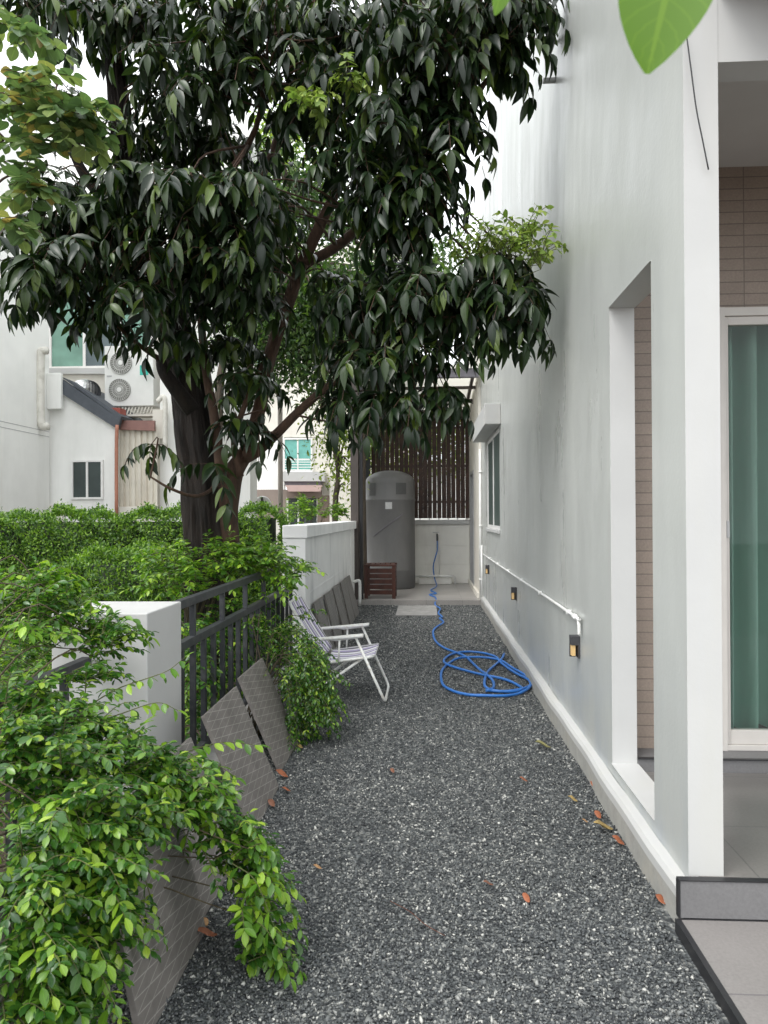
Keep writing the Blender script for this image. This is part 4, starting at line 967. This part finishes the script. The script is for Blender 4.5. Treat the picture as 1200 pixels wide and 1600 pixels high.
# main dark tree
D0 = 6.2
tree = empty('shade_tree', tuple(PY(330, 905, D0)*np.array([1, 1, 0])), 'large dark leaved shade tree with thick near black trunk leaning over the path', 'tree')
tk_ = MB()
def br(pts, r, n=5, seg=14, wob=0, caps=True, ridge=0):
    c = curve_pts([PY(a, b, d) for a, b, d in pts], n); rr2 = np.interp(np.linspace(0, 1, len(c)), np.linspace(0, 1, len(r)), r)
    tk_.tube(c, list(rr2), seg, caps, wob, ridge); return [np.array(x) for x in c]
skel = []
tk_.cur = 0
skel += br([(328, 1060, D0), (326, 900, D0), (324, 840, D0), (316, 760, D0), (305, 690, D0), (296, 620, D0), (284, 560, D0-.05), (272, 510, D0-.1), (252, 450, D0-.15), (232, 390, D0-.2), (212, 330, D0-.25), (197, 260, D0-.3), (188, 180, D0-.35), (180, 90, D0-.4), (170, -60, D0-.4)],
           [.22, .19, .172, .16, .15, .148, .142, .13, .12, .108, .095, .082, .07, .058, .04], 14, 72, .14, ridge=.028)
skel += br([(272, 520, D0-.1), (285, 440, D0), (300, 360, D0+.1), (330, 260, D0+.1), (350, 150, D0), (360, 20, D0-.1)], [.11, .085, .07, .055, .045, .03], 5, 12, .1)
skel += br([(232, 390, D0-.2), (180, 330, D0-.4), (130, 270, D0-.6), (90, 180, D0-.8)], [.07, .055, .04, .02], 5, 10, .08)
skel += br([(300, 640, D0-.1), (272, 603, D0-.25), (256, 580, D0-.3), (251, 560, D0-.3)], [.075, .06, .05, .04], 4, 10, .1)
tk_.cur = 1
skel += br([(352, 850, D0), (352, 800, D0), (364, 742, D0), (385, 705, D0+.05), (405, 640, D0+.05), (418, 570, D0), (440, 500, D0-.05), (470, 420, D0-.1), (492, 370, D0-.15), (520, 310, D0-.2), (560, 230, D0-.3), (590, 120, D0-.4), (600, 0, D0-.5)],
           [.12, .108, .088, .06, .055, .052, .052, .05, .045, .035, .03, .025, .015], 8, 32, .10, ridge=.008)
skel += br([(382, 712, D0), (400, 705, D0), (430, 680, D0-.1), (470, 640, D0-.2), (520, 598, D0-.35), (560, 578, D0-.45), (610, 557, D0-.6), (660, 535, D0-.7), (710, 505, D0-.8), (760, 470, D0-.85), (800, 430, D0-.9)], [.075, .055, .042, .036, .033, .030, .026, .022, .018, .013, .008], 5, 10, .05)
skel += br([(474, 410, D0-.1), (510, 395, D0-.2), (550, 365, D0-.35), (600, 310, D0-.6), (660, 240, D0-.8), (730, 160, D0-1.0), (800, 80, D0-1.1)], [.045, .042, .038, .03, .024, .018, .01], 5, 10, .05)
skel += br([(345, 740, D0-.15), (336, 660, D0-.2), (322, 580, D0-.2), (314, 500, D0-.2), (308, 430, D0-.2)], [.045, .04, .036, .032, .025], 5, 10, .06)
skel += br([(375, 745, D0-.1), (366, 690, D0-.1), (380, 640, D0-.1), (400, 590, D0-.1), (425, 540, D0)], [.035, .028, .024, .02, .015], 5, 8, .05)
skel += br([(385, 400, D0+.1), (395, 320, D0+.1), (420, 250, D0+.1), (450, 170, D0), (480, 90, D0-.1)], [.035, .032, .03, .025, .02], 5, 8, .05)
skel += br([(251, 562, D0-.3), (225, 545, D0-.5), (190, 515, D0-.7), (140, 470, D0-.9), (90, 440, D0-1)], [.022, .018, .015, .012, .008], 4, 8, .03)
skel += br([(300, 420, D0-.1), (340, 300, D0-.4), (400, 200, D0-.7), (420, 60, D0-.9)], [.045, .03, .022, .012], 4, 8, .05)
skel += br([(262, 330, D0+.2), (265, 250, D0+.2), (266, 150, D0+.1)], [.02, .018, .015], 4, 7); skel += br([(280, 340, D0+.2), (279, 250, D0+.2), (282, 130, D0+.1)], [.02, .018, .014], 4, 7)
skel += br([(345, 755, D0-.2), (310, 775, D0-.5), (270, 765, D0-.7), (235, 745, D0-.8)], [.018, .014, .011, .007], 4, 7)
LM = Leaves(); TW = MB()
DB = [  # px, py, rx, ry, depth, ddepth, n
 (45, 15, 55, 25, 5.3, .4, 7), (150, 5, 80, 40, 5.4, .5, 15), (230, 60, 80, 80, 5.5, .6, 22), (350, 30, 90, 70, 5.4, .6, 24), (330, 150, 70, 50, 5.3, .4, 12), (240, 170, 40, 50, 5.6, .3, 7), (250, 245, 55, 35, 5.9, .4, 9), (330, 240, 50, 30, 6.0, .4, 7), (160, 250, 40, 30, 5.8, .3, 5),
 (470, 40, 90, 70, 5.4, .7, 26), (560, 110, 90, 80, 5.3, .6, 24), (650, 30, 90, 50, 5.2, .6, 20), (730, 20, 80, 50, 5.0, .3, 14), (808, 20, 42, 38, 4.95, .2, 9), (775, 90, 50, 40, 4.95, .2, 9),
 (690, 130, 90, 70, 5.1, .4, 22), (610, 210, 80, 70, 5.2, .5, 20), (560, 280, 65, 60, 5.3, .4, 16), (640, 290, 60, 50, 5.1, .3, 12), (715, 215, 50, 40, 5.0, .2, 9), (670, 340, 45, 40, 5.0, .2, 8), (600, 370, 45, 30, 5.2, .3, 7), (500, 170, 60, 60, 5.5, .4, 12),
 (120, 320, 75, 45, 5.1, .4, 14), (75, 390, 55, 45, 5.0, .3, 10), (45, 440, 30, 30, 4.9, .2, 4), (160, 420, 80, 50, 5.2, .5, 14), (190, 480, 60, 30, 5.3, .4, 8), (100, 470, 45, 20, 5.1, .2, 5), (80, 200, 40, 30, 5.5, .3, 4),
 (290, 320, 110, 40, 5.0, .3, 18), (350, 360, 80, 50, 5.1, .4, 16), (240, 400, 80, 50, 5.2, .4, 14), (330, 430, 80, 40, 5.2, .4, 14), (410, 430, 45, 60, 5.8, .4, 10), (370, 500, 55, 35, 5.7, .3, 8), (230, 500, 35, 20, 5.6, .2, 4), (450, 330, 40, 70, 6.0, .3, 7),
 (530, 470, 50, 40, 5.8, .3, 9), (600, 460, 50, 35, 5.5, .3, 9), (655, 480, 45, 30, 5.3, .3, 8), (700, 450, 50, 25, 5.2, .2, 7), (760, 440, 40, 25, 5.1, .15, 6), (790, 470, 25, 30, 5.05, .12, 5), (720, 520, 30, 30, 5.2, .2, 5), (655, 555, 35, 25, 5.3, .2, 5), (600, 560, 35, 30, 5.4, .2, 6), (555, 580, 25, 30, 5.5, .2, 5), (540, 655, 18, 28, 5.55, .12, 5), (690, 625, 20, 15, 5.25, .12, 4), (640, 640, 22, 18, 5.3, .1, 4), (595, 635, 16, 18, 5.4, .1, 3), (740, 570, 12, 25, 5.15, .1, 2), (805, 530, 10, 18, 5.05, .06, 4),
 (390, 590, 30, 45, 6.0, .3, 7), (340, 560, 30, 30, 5.9, .3, 4), (365, 640, 25, 35, 6.4, .2, 4), (385, 700, 18, 15, 6.0, .2, 3), (405, 715, 8, 8, 6.0, .1, 1), (245, 735, 20, 6, 5.6, .15, 2), (320, 765, 14, 5, 5.7, .08, 1), (150, 520, 50, 14, 5.3, .2, 4), (210, 545, 25, 10, 5.5, .1, 2), (275, 560, 15, 15, 5.7, .1, 2)]
DB = [(a, b-(38 if b > 60 and (a < 480 or b < 430) else 22), c, d, e, f, max(1, round(n*(.64 if b < 430 else .62)))) for a, b, c, d, e, f, n in DB]
tips = blob_pts(DB, 3)
for p in tips: p[0] = min(p[0], .78)
twigs_to(TW, skel, tips)
for p in tips: whorl(LM, TW, p, rng.uniform(.7, 1.2), int(rng.integers(3, 7)), .155, int(rng.integers(3, 7)))
tk_.build('trunk', [BARK, BARK2], tree, True)
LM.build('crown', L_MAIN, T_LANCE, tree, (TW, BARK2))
# young bright shoots at the branch tip: part of the same tree
LY = Leaves(); TY = MB()
yt = blob_pts([(785, 385, 60, 34, 5.0, .1, 15), (735, 405, 30, 22, 5.1, .1, 6), (840, 408, 22, 20, 4.9, .08, 7)], 9)
for p in yt: p[0] = min(p[0], .84)
twigs_to(TY, skel, yt, .004)
for p in yt: whorl(LY, TY, p, .6, 3, .10, 3, rise=1.6)
for q_, n_ in (((470, 160, 40, 15), 4), ((530, 130, 25, 15), 3)):
    for p in blob_pts([(q_[0], q_[1], q_[2], q_[3], 4.9, .1, n_)], 5): whorl(LY, TY, p, .6, 3, .13, 5, rise=.9)
LY.build('young_shoots', L_YOUNG, T_OVAL, tree, (TY, TWIG))
# round leaved branch at upper left
rb = empty('round_leaved_tree', tuple(PY(-150, 900, 3.6)), 'light green round leaved branches entering at the upper left corner', 'tree')
rng = np.random.default_rng(77)
LR = Leaves(); TR = MB(); TRK = MB()
TRK.tube(curve_pts([(-3.1, 3.6, -.05), (-3.15, 3.65, 1.2), (-3.0, 3.7, 2.4), (-2.6, 3.7, 3.1), (-2.2, 3.75, 3.5)], 5), list(np.linspace(.07, .02, 21)), 9)
sk2 = [np.array(x) for x in curve_pts([(-3.0, 3.7, 2.4), (-2.6, 3.7, 3.1), (-2.2, 3.75, 3.5)], 5)]
m_ = [PY(-20, 130, 3.7), PY(60, 190, 3.7), PY(120, 220, 3.7), PY(180, 235, 3.8)]; TRK.tube(curve_pts(m_, 5), list(np.linspace(.018, .006, 16)), 7); sk2 += [np.array(x) for x in curve_pts(m_, 5)]
m_ = [PY(-20, 300, 3.6), PY(20, 275, 3.6), PY(45, 330, 3.6)]; TRK.tube(curve_pts(m_, 5), .006, 6)
rp = blob_pts([(20, 40, 40, 45, 3.5, .25, 14), (40, 140, 55, 45, 3.5, .25, 22), (90, 180, 60, 35, 3.6, .2, 18), (60, 235, 65, 30, 3.6, .2, 12), (130, 185, 30, 40, 3.5, .1, 9), (40, 290, 40, 12, 3.5, .1, 6), (25, 345, 40, 8, 3.4, .1, 6)], 12)
for p in rp:
    a = rng.uniform(0, 6.28); o = np.array([math.cos(a), math.sin(a)*.7, rng.uniform(-.4, .2)]); L_ = rng.uniform(.14, .26)
    strand(LR, TR, [p, p+o*L_*.5+np.array([0, 0, .01]), p+o*L_-np.array([0, 0, .03])], .072, 4, .0015, rng, True, .1)
TRK.build('trunk', BARK2, rb, True); LR.build('crown', L_ROUND, T_ROUND, rb, (TR, BARK2))
# big blurred leaf, top right
m = MB(); TL = leaf_tmpl('oval', .16, .12, 14)
pb, pt_ = PY(1070, -122, .60), PY(1014, 94, .60)
bl = Leaves(); bl.add(pb, pt_-pb, unit(np.array([-.15, -1, .25])), np.linalg.norm(pt_-pb), 1.32)
L_BIG = leaf_mat('broad_leaf', (.11, .21, .025), (.11, .21, .025), (.11, .21, .025), .4, .45, vein=(1.7, 1.45, 1.5))
o = bl.build('broad_leaf', L_BIG, TL, None, (MB().tube([pb, pb+np.array([.02, 0, .05]), pb+np.array([.05, .02, .12])], .0016, 6), TWIG))
tag(o, 'single large bright green leaf hanging close to the lens at the top right', 'leaf')
bl = Leaves(); pb = PY(789, -45, .75); bl.add(pb, PY(777, 20, .75)-pb, unit(np.array([.5, -1, .2])), np.linalg.norm(PY(777, 20, .75)-pb), 1.0)
tag(bl.build('small_leaf', L_BIG, TL), 'small bright green leaf tip hanging at the top edge in front of the crown', 'leaf')

# background trees
def bg_tree(name, blobs, base, trunk_px, mat, leaf, label, per=26, seed=1, tr=.12):
    t = empty(name, base, label, 'tree', 'trees beyond the houses'); g = np.random.default_rng(seed)
    m = MB(); pts = [PY(*q) for q in trunk_px]; m.tube(curve_pts([tuple(pts[0]*np.array([1, 1, 0]))]+pts, 4), list(np.linspace(tr, tr*.35, 4*len(pts)+1)), 9, wob=.1)
    cs = blob_pts(blobs, seed)
    for c_ in cs[::5]:
        q = nearest(pts, c_); m.tube(curve_pts([q, (q+c_)/2+np.array([0, 0, .2]), c_], 3), list(np.linspace(tr*.35, .01, 7)), 5)
    m.build('trunk', BARKF, t, True); L_ = Leaves()
    C_ = np.array(cs); n = len(C_)*per; p = np.repeat(C_, per, 0)+g.normal(0, 1, (n, 3))*leaf*2.6; d = g.normal(0, 1, (n, 3)); d[:, 2] -= .6; u = g.normal(0, .6, (n, 3)); u[:, 2] += 1
    L_.extend(p, d, u, leaf*g.uniform(.6, 1.2, n), g.uniform(.8, 1.2, n)); L_.build('crown', mat, T_SM, t); return t
bg_tree('dense_tree', [(490, 540, 80, 60, 13.5, 1.2, 210), (440, 480, 80, 60, 13.5, 1.2, 190), (540, 470, 70, 60, 13.5, 1, 130), (400, 520, 40, 40, 13, 1, 40), (570, 540, 40, 40, 13.5, .8, 50)], tuple(PY(563, 960, 13.5)*np.array([1, 1, 0])), [(563, 780, 13.5), (560, 650, 13.5), (510, 540, 13.5), (480, 450, 13.5)], L_BG, .12, 'dense fine leaved dark green tree behind the main trunk fork', seed=21)
bg_tree('tall_tree', [(420, 330, 90, 80, 15, 1.2, 150), (350, 420, 80, 60, 15, 1, 90), (500, 320, 60, 80, 15, 1, 80), (610, 440, 70, 40, 15, 1, 110), (690, 410, 40, 30, 15.5, .8, 40), (640, 520, 50, 40, 15.5, .8, 60), (430, 230, 40, 30, 15, .8, 14)], (-4.2, 15, 0), [(340, 700, 14.3), (350, 560, 14.3), (400, 420, 14.5), (450, 320, 15)], L_BG, .14, 'loose mid green tree rising behind the dense dark tree', seed=22, per=20)
bg_tree('yellow_green_tree', [(380, 250, 60, 50, 18, 1, 60), (440, 240, 50, 50, 18, 1, 55), (460, 200, 40, 40, 18, 1, 15)], (-5.5, 18, 0), [(372, 650, 21), (380, 450, 20), (410, 280, 18)], L_BGY, .15, 'yellow green tree top glimpsed through the gap in the crown', seed=23, per=20)
bg_tree('slender_tree', [(515, 635, 25, 25, 14, .4, 30), (532, 690, 14, 40, 14, .4, 26), (508, 700, 9, 22, 14, .3, 8), (538, 740, 10, 30, 14, .3, 14)], tuple(PY(524, 900, 14)*np.array([1, 1, 0])), [(524, 790, 14), (528, 740, 14), (520, 660, 14)], L_BGY, .09, 'slender pale green young tree behind the boundary wall end', seed=24, per=16, tr=.07)
bg_tree('rear_tree', [(620, 640, 60, 60, 19, .6, 110), (700, 680, 50, 60, 19, .6, 90), (600, 720, 60, 50, 19, .6, 100)], (-1, 19, 0), [(640, 780, 19), (645, 700, 19)], L_BGY, .16, 'light green tree seen through the slat screen gaps', seed=25, per=14)

# hedges
def hedge(name, x0, x1, y0, y1, z1, leaf, dens, mat, label, seed, z0=0.0, face=True):
    g = np.random.default_rng(seed); L_ = Leaves()
    area = [((x1-x0)*(y1-y0), 't'), ((x1-x0)*(z1-z0), 'f'), ((y1-y0)*(z1-z0), 'r')]
    for A_, k in area:
        n = int(A_*dens); a, b = g.random(n), g.random(n); x = x0+(x1-x0)*a
        if k == 't': P = np.stack([x, y0+(y1-y0)*b, np.full(n, z1)], 1); N = np.array([0, 0, 1.])
        elif k == 'f': P = np.stack([x, np.full(n, y0), z0+(z1-z0)*b], 1); N = np.array([0, -1., .3])
        else: P = np.stack([np.full(n, x1), y0+(y1-y0)*a, z0+(z1-z0)*b], 1); N = np.array([1., 0, .3])
        wob = (.04*np.sin(P[:, 0]*5.1+P[:, 2]*4)+.04*np.sin(P[:, 0]*11.7+P[:, 2]*9+P[:, 1]*6)+.03*np.sin(P[:, 0]*23+P[:, 2]*17)+.03+np.abs(g.normal(0, .04, n))-.02*g.random(n))
        P = P+N*wob[:, None]; up = np.tile(N, (n, 1))+g.normal(0, .45, (n, 3)); d = g.normal(0, .7, (n, 3))+N*.5; d[:, 2] += .3
        L_.extend(P, d, up, leaf*g.uniform(.6, 1.25, n), g.uniform(.8, 1.2, n))
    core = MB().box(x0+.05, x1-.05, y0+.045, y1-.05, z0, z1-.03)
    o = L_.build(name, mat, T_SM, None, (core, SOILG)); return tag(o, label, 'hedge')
STEMM = bark('shrub_stem', (.03, .024, .012), (.09, .07, .04), 14, .3)
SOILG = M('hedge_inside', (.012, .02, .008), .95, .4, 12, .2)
xr_ = PY(306, 830, 9.0)[0]
hedge('clipped_hedge', -6.3, xr_, 8.9, 9.6, PY(200, 812, 9.0)[2], .042, 5200, L_HEDGE, 'long clipped hedge along the lane left of the dark trunk', 31)
hedge('hedge_block', PY(345, 830, 9.6)[0], PY(424, 830, 9.6)[0], 9.6, 10.2, PY(380, 806, 9.6)[2], .042, 5200, L_HEDGE, 'short clipped hedge block right of the dark trunk', 32)
hedge('low_hedge', PY(70, 900, 6.6)[0], PY(300, 900, 6.6)[0], 6.9, 7.7, PY(200, 882, 6.9)[2], .036, 6500, L_HEDGE, 'lower dark clipped hedge in front of the long hedge, behind the white pillar', 33)

# yellow green shrub beyond the fence, spilling over its far end
def shrub(name, blobs, centre, leaf, per, length, mat, tmpl, label, seed, droop=.45, up=.35, stems=None, ring=None, clampx=None):
    t = empty(name, (centre[0], centre[1], 0), label, 'shrub'); L_ = Leaves(); tw = MB(); g = np.random.default_rng(seed)
    pts = blob_pts(blobs, seed); 
    if clampx: 
        for p in pts: p[0] = min(p[0], clampx)
    for p in pts: p[2] = max(p[2], .06)
    bush(L_, tw, pts, centre, leaf, per, length, .0014, g, droop, up)
    st_ = MB(); b0 = np.array([centre[0], centre[1], -.03])
    for p in pts[::max(1, len(pts)//22)]:
        hd = math.hypot(p[0]-b0[0], p[1]-b0[1]); q2 = b0*.4+p*.6; q2[2] = p[2]+.02+.07*hd; q1 = b0*.8+p*.2; q1[2] = max(.1, q2[2]*.55)
        st_.tube(curve_pts([b0+g.normal(0, .06, 3)*np.array([1, 1, 0]), q1+g.normal(0, .04, 3), q2+g.normal(0, .04, 3), p], 4), list(np.linspace(.006, .0018, 13)), 5)
    for s_ in (stems or []): strand(L_, tw, [PY(*q) for q in s_[0]], s_[1], s_[2], .0018, g, True, s_[3] if len(s_) > 3 else .25)
    L_.p = [np.array([q[0], q[1], max(q[2], .03)]) for q in L_.p]
    st_.build('stems', STEMM, t, True); L_.build('foliage', mat, tmpl, t, (tw, TWIG)); return t
shrub('feathery_shrub', [(330, 880, 90, 25, 5.9, .4, 120), (280, 910, 60, 30, 5.6, .3, 60), (390, 875, 60, 25, 5.8, .3, 70), (430, 895, 35, 22, 5.7, .2, 35), (250, 880, 40, 18, 6.2, .3, 30)], (-1.9, 5.8, .9), .05, 7, .2, L_SHRUBL, T_OVAL, 'bright feathery green shrub reaching over the far part of the dark fence', 41, .3, .5)
shrub('hedge_plant', [(360, 1010, 90, 70, 5.6, .3, 170), (300, 1060, 40, 90, 4.6, .3, 100), (420, 980, 50, 50, 6.2, .3, 60)], (-2.0, 5.2, .4), .045, 6, .16, L_SHRUB, T_OVAL, 'darker leafy planting showing between the fence bars', 42, .3, .2, clampx=-1.42)
shrub('path_shrub', [(470, 1060, 40, 50, 5.0, .25, 150), (450, 1020, 40, 40, 5.1, .25, 90), (480, 1100, 32, 36, 4.9, .2, 90), (430, 990, 40, 25, 5.3, .2, 45), (480, 960, 25, 12, 5.6, .1, 5), (450, 1130, 15, 20, 4.8, .1, 12)], (-1.15, 5.0, .45), .030, 8, .13, L_SHRUB, T_OBOV, 'small leaved green shrub pushing through the fence in front of the folding chair', 43, .55, .1,
      stems=[([(430, 1020, 4.9), (410, 1060, 4.7), (385, 1080, 4.5)], .03, 8), ([(500, 1040, 5.0), (520, 1050, 5.0), (548, 1068, 5.0)], .03, 8), ([(470, 1140, 4.8), (475, 1160, 4.8), (470, 1175, 4.75)], .025, 6), ([(440, 980, 5.2), (415, 985, 5.0), (390, 975, 4.9)], .035, 8), ([(450, 960, 5.6), (480, 965, 5.6), (505, 975, 5.7)], .03, 7)])
shrub('wall_top_plant', [(470, 805, 25, 12, 12, .4, 40), (500, 803, 40, 8, 12.5, .3, 50), (480, 790, 10, 10, 12, .2, 12), (535, 800, 15, 8, 12.6, .2, 20)], (-1.9, 12.2, 1.3), .06, 6, .2, L_SHRUBL, T_OVAL, 'pale green planting peeping over the white boundary wall', 44, .2, .6, clampx=-1.5)

# leafy ground cover beyond the fence
g_ = np.random.default_rng(61); n_ = 42000; GC = Leaves()
gx = g_.uniform(-7, -1.40, n_); gy = 1.0+8.2*g_.random(n_)**1.0; hh = .10+.07*np.sin(gx*3.1)*np.sin(gy*2.3)
P_ = np.stack([gx, gy, g_.random(n_)*hh+.0], 1); D_ = g_.normal(0, 1, (n_, 3)); D_[:, 2] = np.abs(D_[:, 2])*.6+.1; U_ = g_.normal(0, .4, (n_, 3)); U_[:, 2] += 1
GC.extend(P_, D_, U_, .05*g_.uniform(.5, 1.2, n_), g_.uniform(.8, 1.3, n_))
tag(GC.build('ground_cover', L_HEDGE, T_SM), 'low leafy green ground cover between the fence and the hedges', 'ground cover', kind='stuff')
# big foreground shrub
FG = [(30, 1050, 90, 40, 3.7, .3, 70), (70, 1010, 80, 30, 3.9, .3, 40), (60, 950, 60, 45, 2.9, .25, 50), (20, 1000, 40, 25, 2.7, .2, 16), (110, 985, 50, 20, 2.8, .1, 22), (150, 1010, 50, 18, 2.75, .1, 20), (30, 1110, 50, 26, 2.4, .15, 46), (130, 1065, 45, 22, 2.65, .12, 16), (20, 1190, 40, 50, 2.2, .15, 40), (70, 940, 60, 30, 2.9, .2, 20), (110, 1140, 50, 30, 2.5, .15, 34), (60, 1190, 80, 50, 2.2, .2, 80), (160, 1200, 70, 35, 2.4, .15, 60), (240, 1220, 60, 35, 2.5, .15, 50),
      (290, 1260, 55, 35, 2.5, .15, 45), (90, 1290, 90, 60, 2.05, .2, 100), (180, 1290, 60, 40, 2.2, .15, 50), (340, 1320, 50, 35, 2.5, .12, 36), (50, 1390, 70, 60, 1.9, .15, 80), (130, 1380, 55, 60, 2.0, .12, 55), (385, 1380, 28, 50, 2.5, .1, 15), (395, 1450, 25, 35, 2.45, .1, 11), (385, 1510, 16, 30, 2.4, .06, 10), (40, 1490, 60, 60, 1.85, .15, 65), (110, 1510, 50, 60, 1.95, .12, 40), (50, 1580, 60, 40, 1.8, .12, 40), (140, 1450, 30, 60, 2.05, .08, 18)]
sts = [([(120, 1115, 2.6), (180, 1078, 2.65), (230, 1060, 2.65), (262, 1048, 2.65), (288, 1028, 2.65)], .045, 10, .9), ([(130, 1135, 2.6), (190, 1115, 2.6), (245, 1098, 2.6), (278, 1110, 2.6)], .045, 9, .9),
       ([(60, 1030, 2.7), (110, 990, 2.8), (155, 955, 2.85)], .05, 7), ([(90, 1025, 2.75), (150, 1008, 2.8), (200, 1000, 2.85)], .055, 8), ([(40, 960, 2.9), (55, 915, 2.9), (75, 895, 2.9)], .05, 7), ([(250, 1190, 2.8), (300, 1172, 2.9), (350, 1160, 2.95), (405, 1165, 3.0)], .055, 10, .3), ([(280, 1190, 2.8), (330, 1192, 2.85), (370, 1215, 2.85)], .05, 7, .9),
       ([(180, 1290, 2.2), (215, 1340, 2.2), (235, 1400, 2.2), (258, 1470, 2.22)], .036, 11), ([(150, 1330, 2.1), (185, 1400, 2.1), (205, 1470, 2.1)], .034, 9), ([(300, 1300, 2.5), (350, 1285, 2.5), (400, 1310, 2.5), (420, 1350, 2.5)], .045, 9), ([(380, 1400, 2.45), (410, 1400, 2.45), (432, 1425, 2.45)], .045, 6), ([(385, 1520, 2.4), (395, 1550, 2.4), (403, 1580, 2.4)], .04, 5),
       ([(380, 1480, 2.4), (405, 1470, 2.4), (425, 1480, 2.4)], .04, 5), ([(90, 1210, 2.2), (150, 1180, 2.25), (200, 1150, 2.3), (225, 1130, 2.3)], .05, 8), ([(0, 1130, 2.3), (40, 1100, 2.3), (60, 1060, 2.35)], .03, 10)]
shrub('foreground_shrub', FG, (-1.75, 2.2, .35), .034, 8, .12, L_SHRUB, T_OBOV, 'large glossy green shrub spilling over the fence at the lower left', 51, .25, .5, stems=sts[:0]+[s for s in sts if s[1] < .04])
shrub('long_leaved_shrub', [(60, 930, 55, 40, 3.0, .2, 30), (130, 1000, 70, 20, 2.8, .1, 16), (20, 1000, 30, 20, 2.6, .2, 6), (230, 1260, 90, 40, 2.35, .15, 22), (370, 1340, 40, 50, 2.45, .1, 14), (390, 1440, 30, 60, 2.4, .08, 11), (100, 1330, 100, 100, 1.95, .1, 22), (60, 1500, 60, 80, 1.85, .1, 14)], (-1.8, 2.5, .4), .044, 6, .15, L_SHRUBL, T_OVAL, 'lighter long leaved shoots arching through the glossy shrub toward the path', 52, .55, .3, stems=[s for s in sts if s[1] >= .04])

# fallen leaves on the gravel
def fallen(px, py, sz, mi, rot, label, z=.016):
    p = PZ(px, py, z); tv, tf, uv = leaf_tmpl('oval', .35, -.3, 6); m = MB(); g = np.random.default_rng(int(px*7+py))
    ca, sa = math.cos(rot), math.sin(rot); vs = []
    for x, y, z_ in tv:
        y -= .5; z_ += .12*math.sin(y*5)+g.normal(0, .02); x *= 1.15
        vs.append(((x*ca-y*sa)*sz, (x*sa+y*ca)*sz, max(0, z_+.1)*sz*.8))
    o = m.add(vs, [tuple(f) for f in tf]).build('fallen_leaf', DL[mi], None, True); o.location = p; o.scale = (.82, .82, .82)
    sd = o.modifiers.new('thick', 'SOLIDIFY'); sd.thickness = .0008
    tag(o, label, 'dead leaf', 'fallen leaves on the gravel')
for a in [(323, 1464, .09, 0, 1.9, 'large orange fallen leaf at the foot of the big diamond tile'), (321, 1443, .045, 1, .6, 'small tan leaf just behind the large orange one'), (431, 1508, .04, 0, 1.3, 'orange scrap of leaf beside the hanging shrub tip'),
          (496, 1357, .045, 1, 1.5, 'lone tan leaf left of centre on the gravel'), (822, 1406, .055, 0, .4, 'orange leaf in the middle of the open near gravel'), (763, 1383, .05, 3, 1.7, 'brown leaf left of the orange one on the near gravel'),
          (895, 1251, .065, 4, 1.1, 'yellow tan leaf farthest of the cluster by the wall skirting'), (934, 1276, .065, 0, .2, 'upright orange curl in the cluster by the skirting'), (943, 1296, .11, 4, 1.6, 'long yellow curved leaf in the cluster by the skirting'),
          (966, 1317, .075, 0, .8, 'orange leaf nearest in the cluster by the skirting'), (914, 1284, .035, 1, 1.2, 'tiny tan fragment beside the long yellow leaf'), (849, 1168, .12, 2, 1.55, 'long olive leaf lying crosswise on the mid gravel'),
          (818, 1220, .055, 0, 1.2, 'small orange leaf in front of the olive one'), (927, 1228, .06, 0, .3, 'orange leaf against the skirting behind the cluster'), (1032, 1409, .06, 0, .5, 'red orange leaf tucked at the terrace corner'),
          (440, 1213, .10, 0, 1.2, 'orange leaf at the foot of the tile by the small leaved shrub'), (447, 1236, .06, 0, 1.6, 'orange leaf on gravel just in front of the tile foot'), (424, 1258, .07, 3, .7, 'brown leaf beside the fully visible diamond tile'),
          (478, 1148, .11, 3, 1.0, 'large brown leaf under the small leaved shrub'), (613, 1206, .05, 3, .5, 'faint brown leaf left of the path middle'), (468, 1168, .06, 4, 1.0, 'yellow leaf just under the small leaved shrub')]:
    fallen(*a)
tw_ = [PZ(610, 1408, .02), PZ(640, 1424, .025), PZ(665, 1445, .02), PZ(695, 1462, .018)]
tag(MB().tube(curve_pts(tw_, 4), .0018, 5).build('twig', bark('twig_bark', (.10, .04, .03), (.2, .09, .06)), None, True), 'thin reddish twig lying on the near gravel', 'twig')
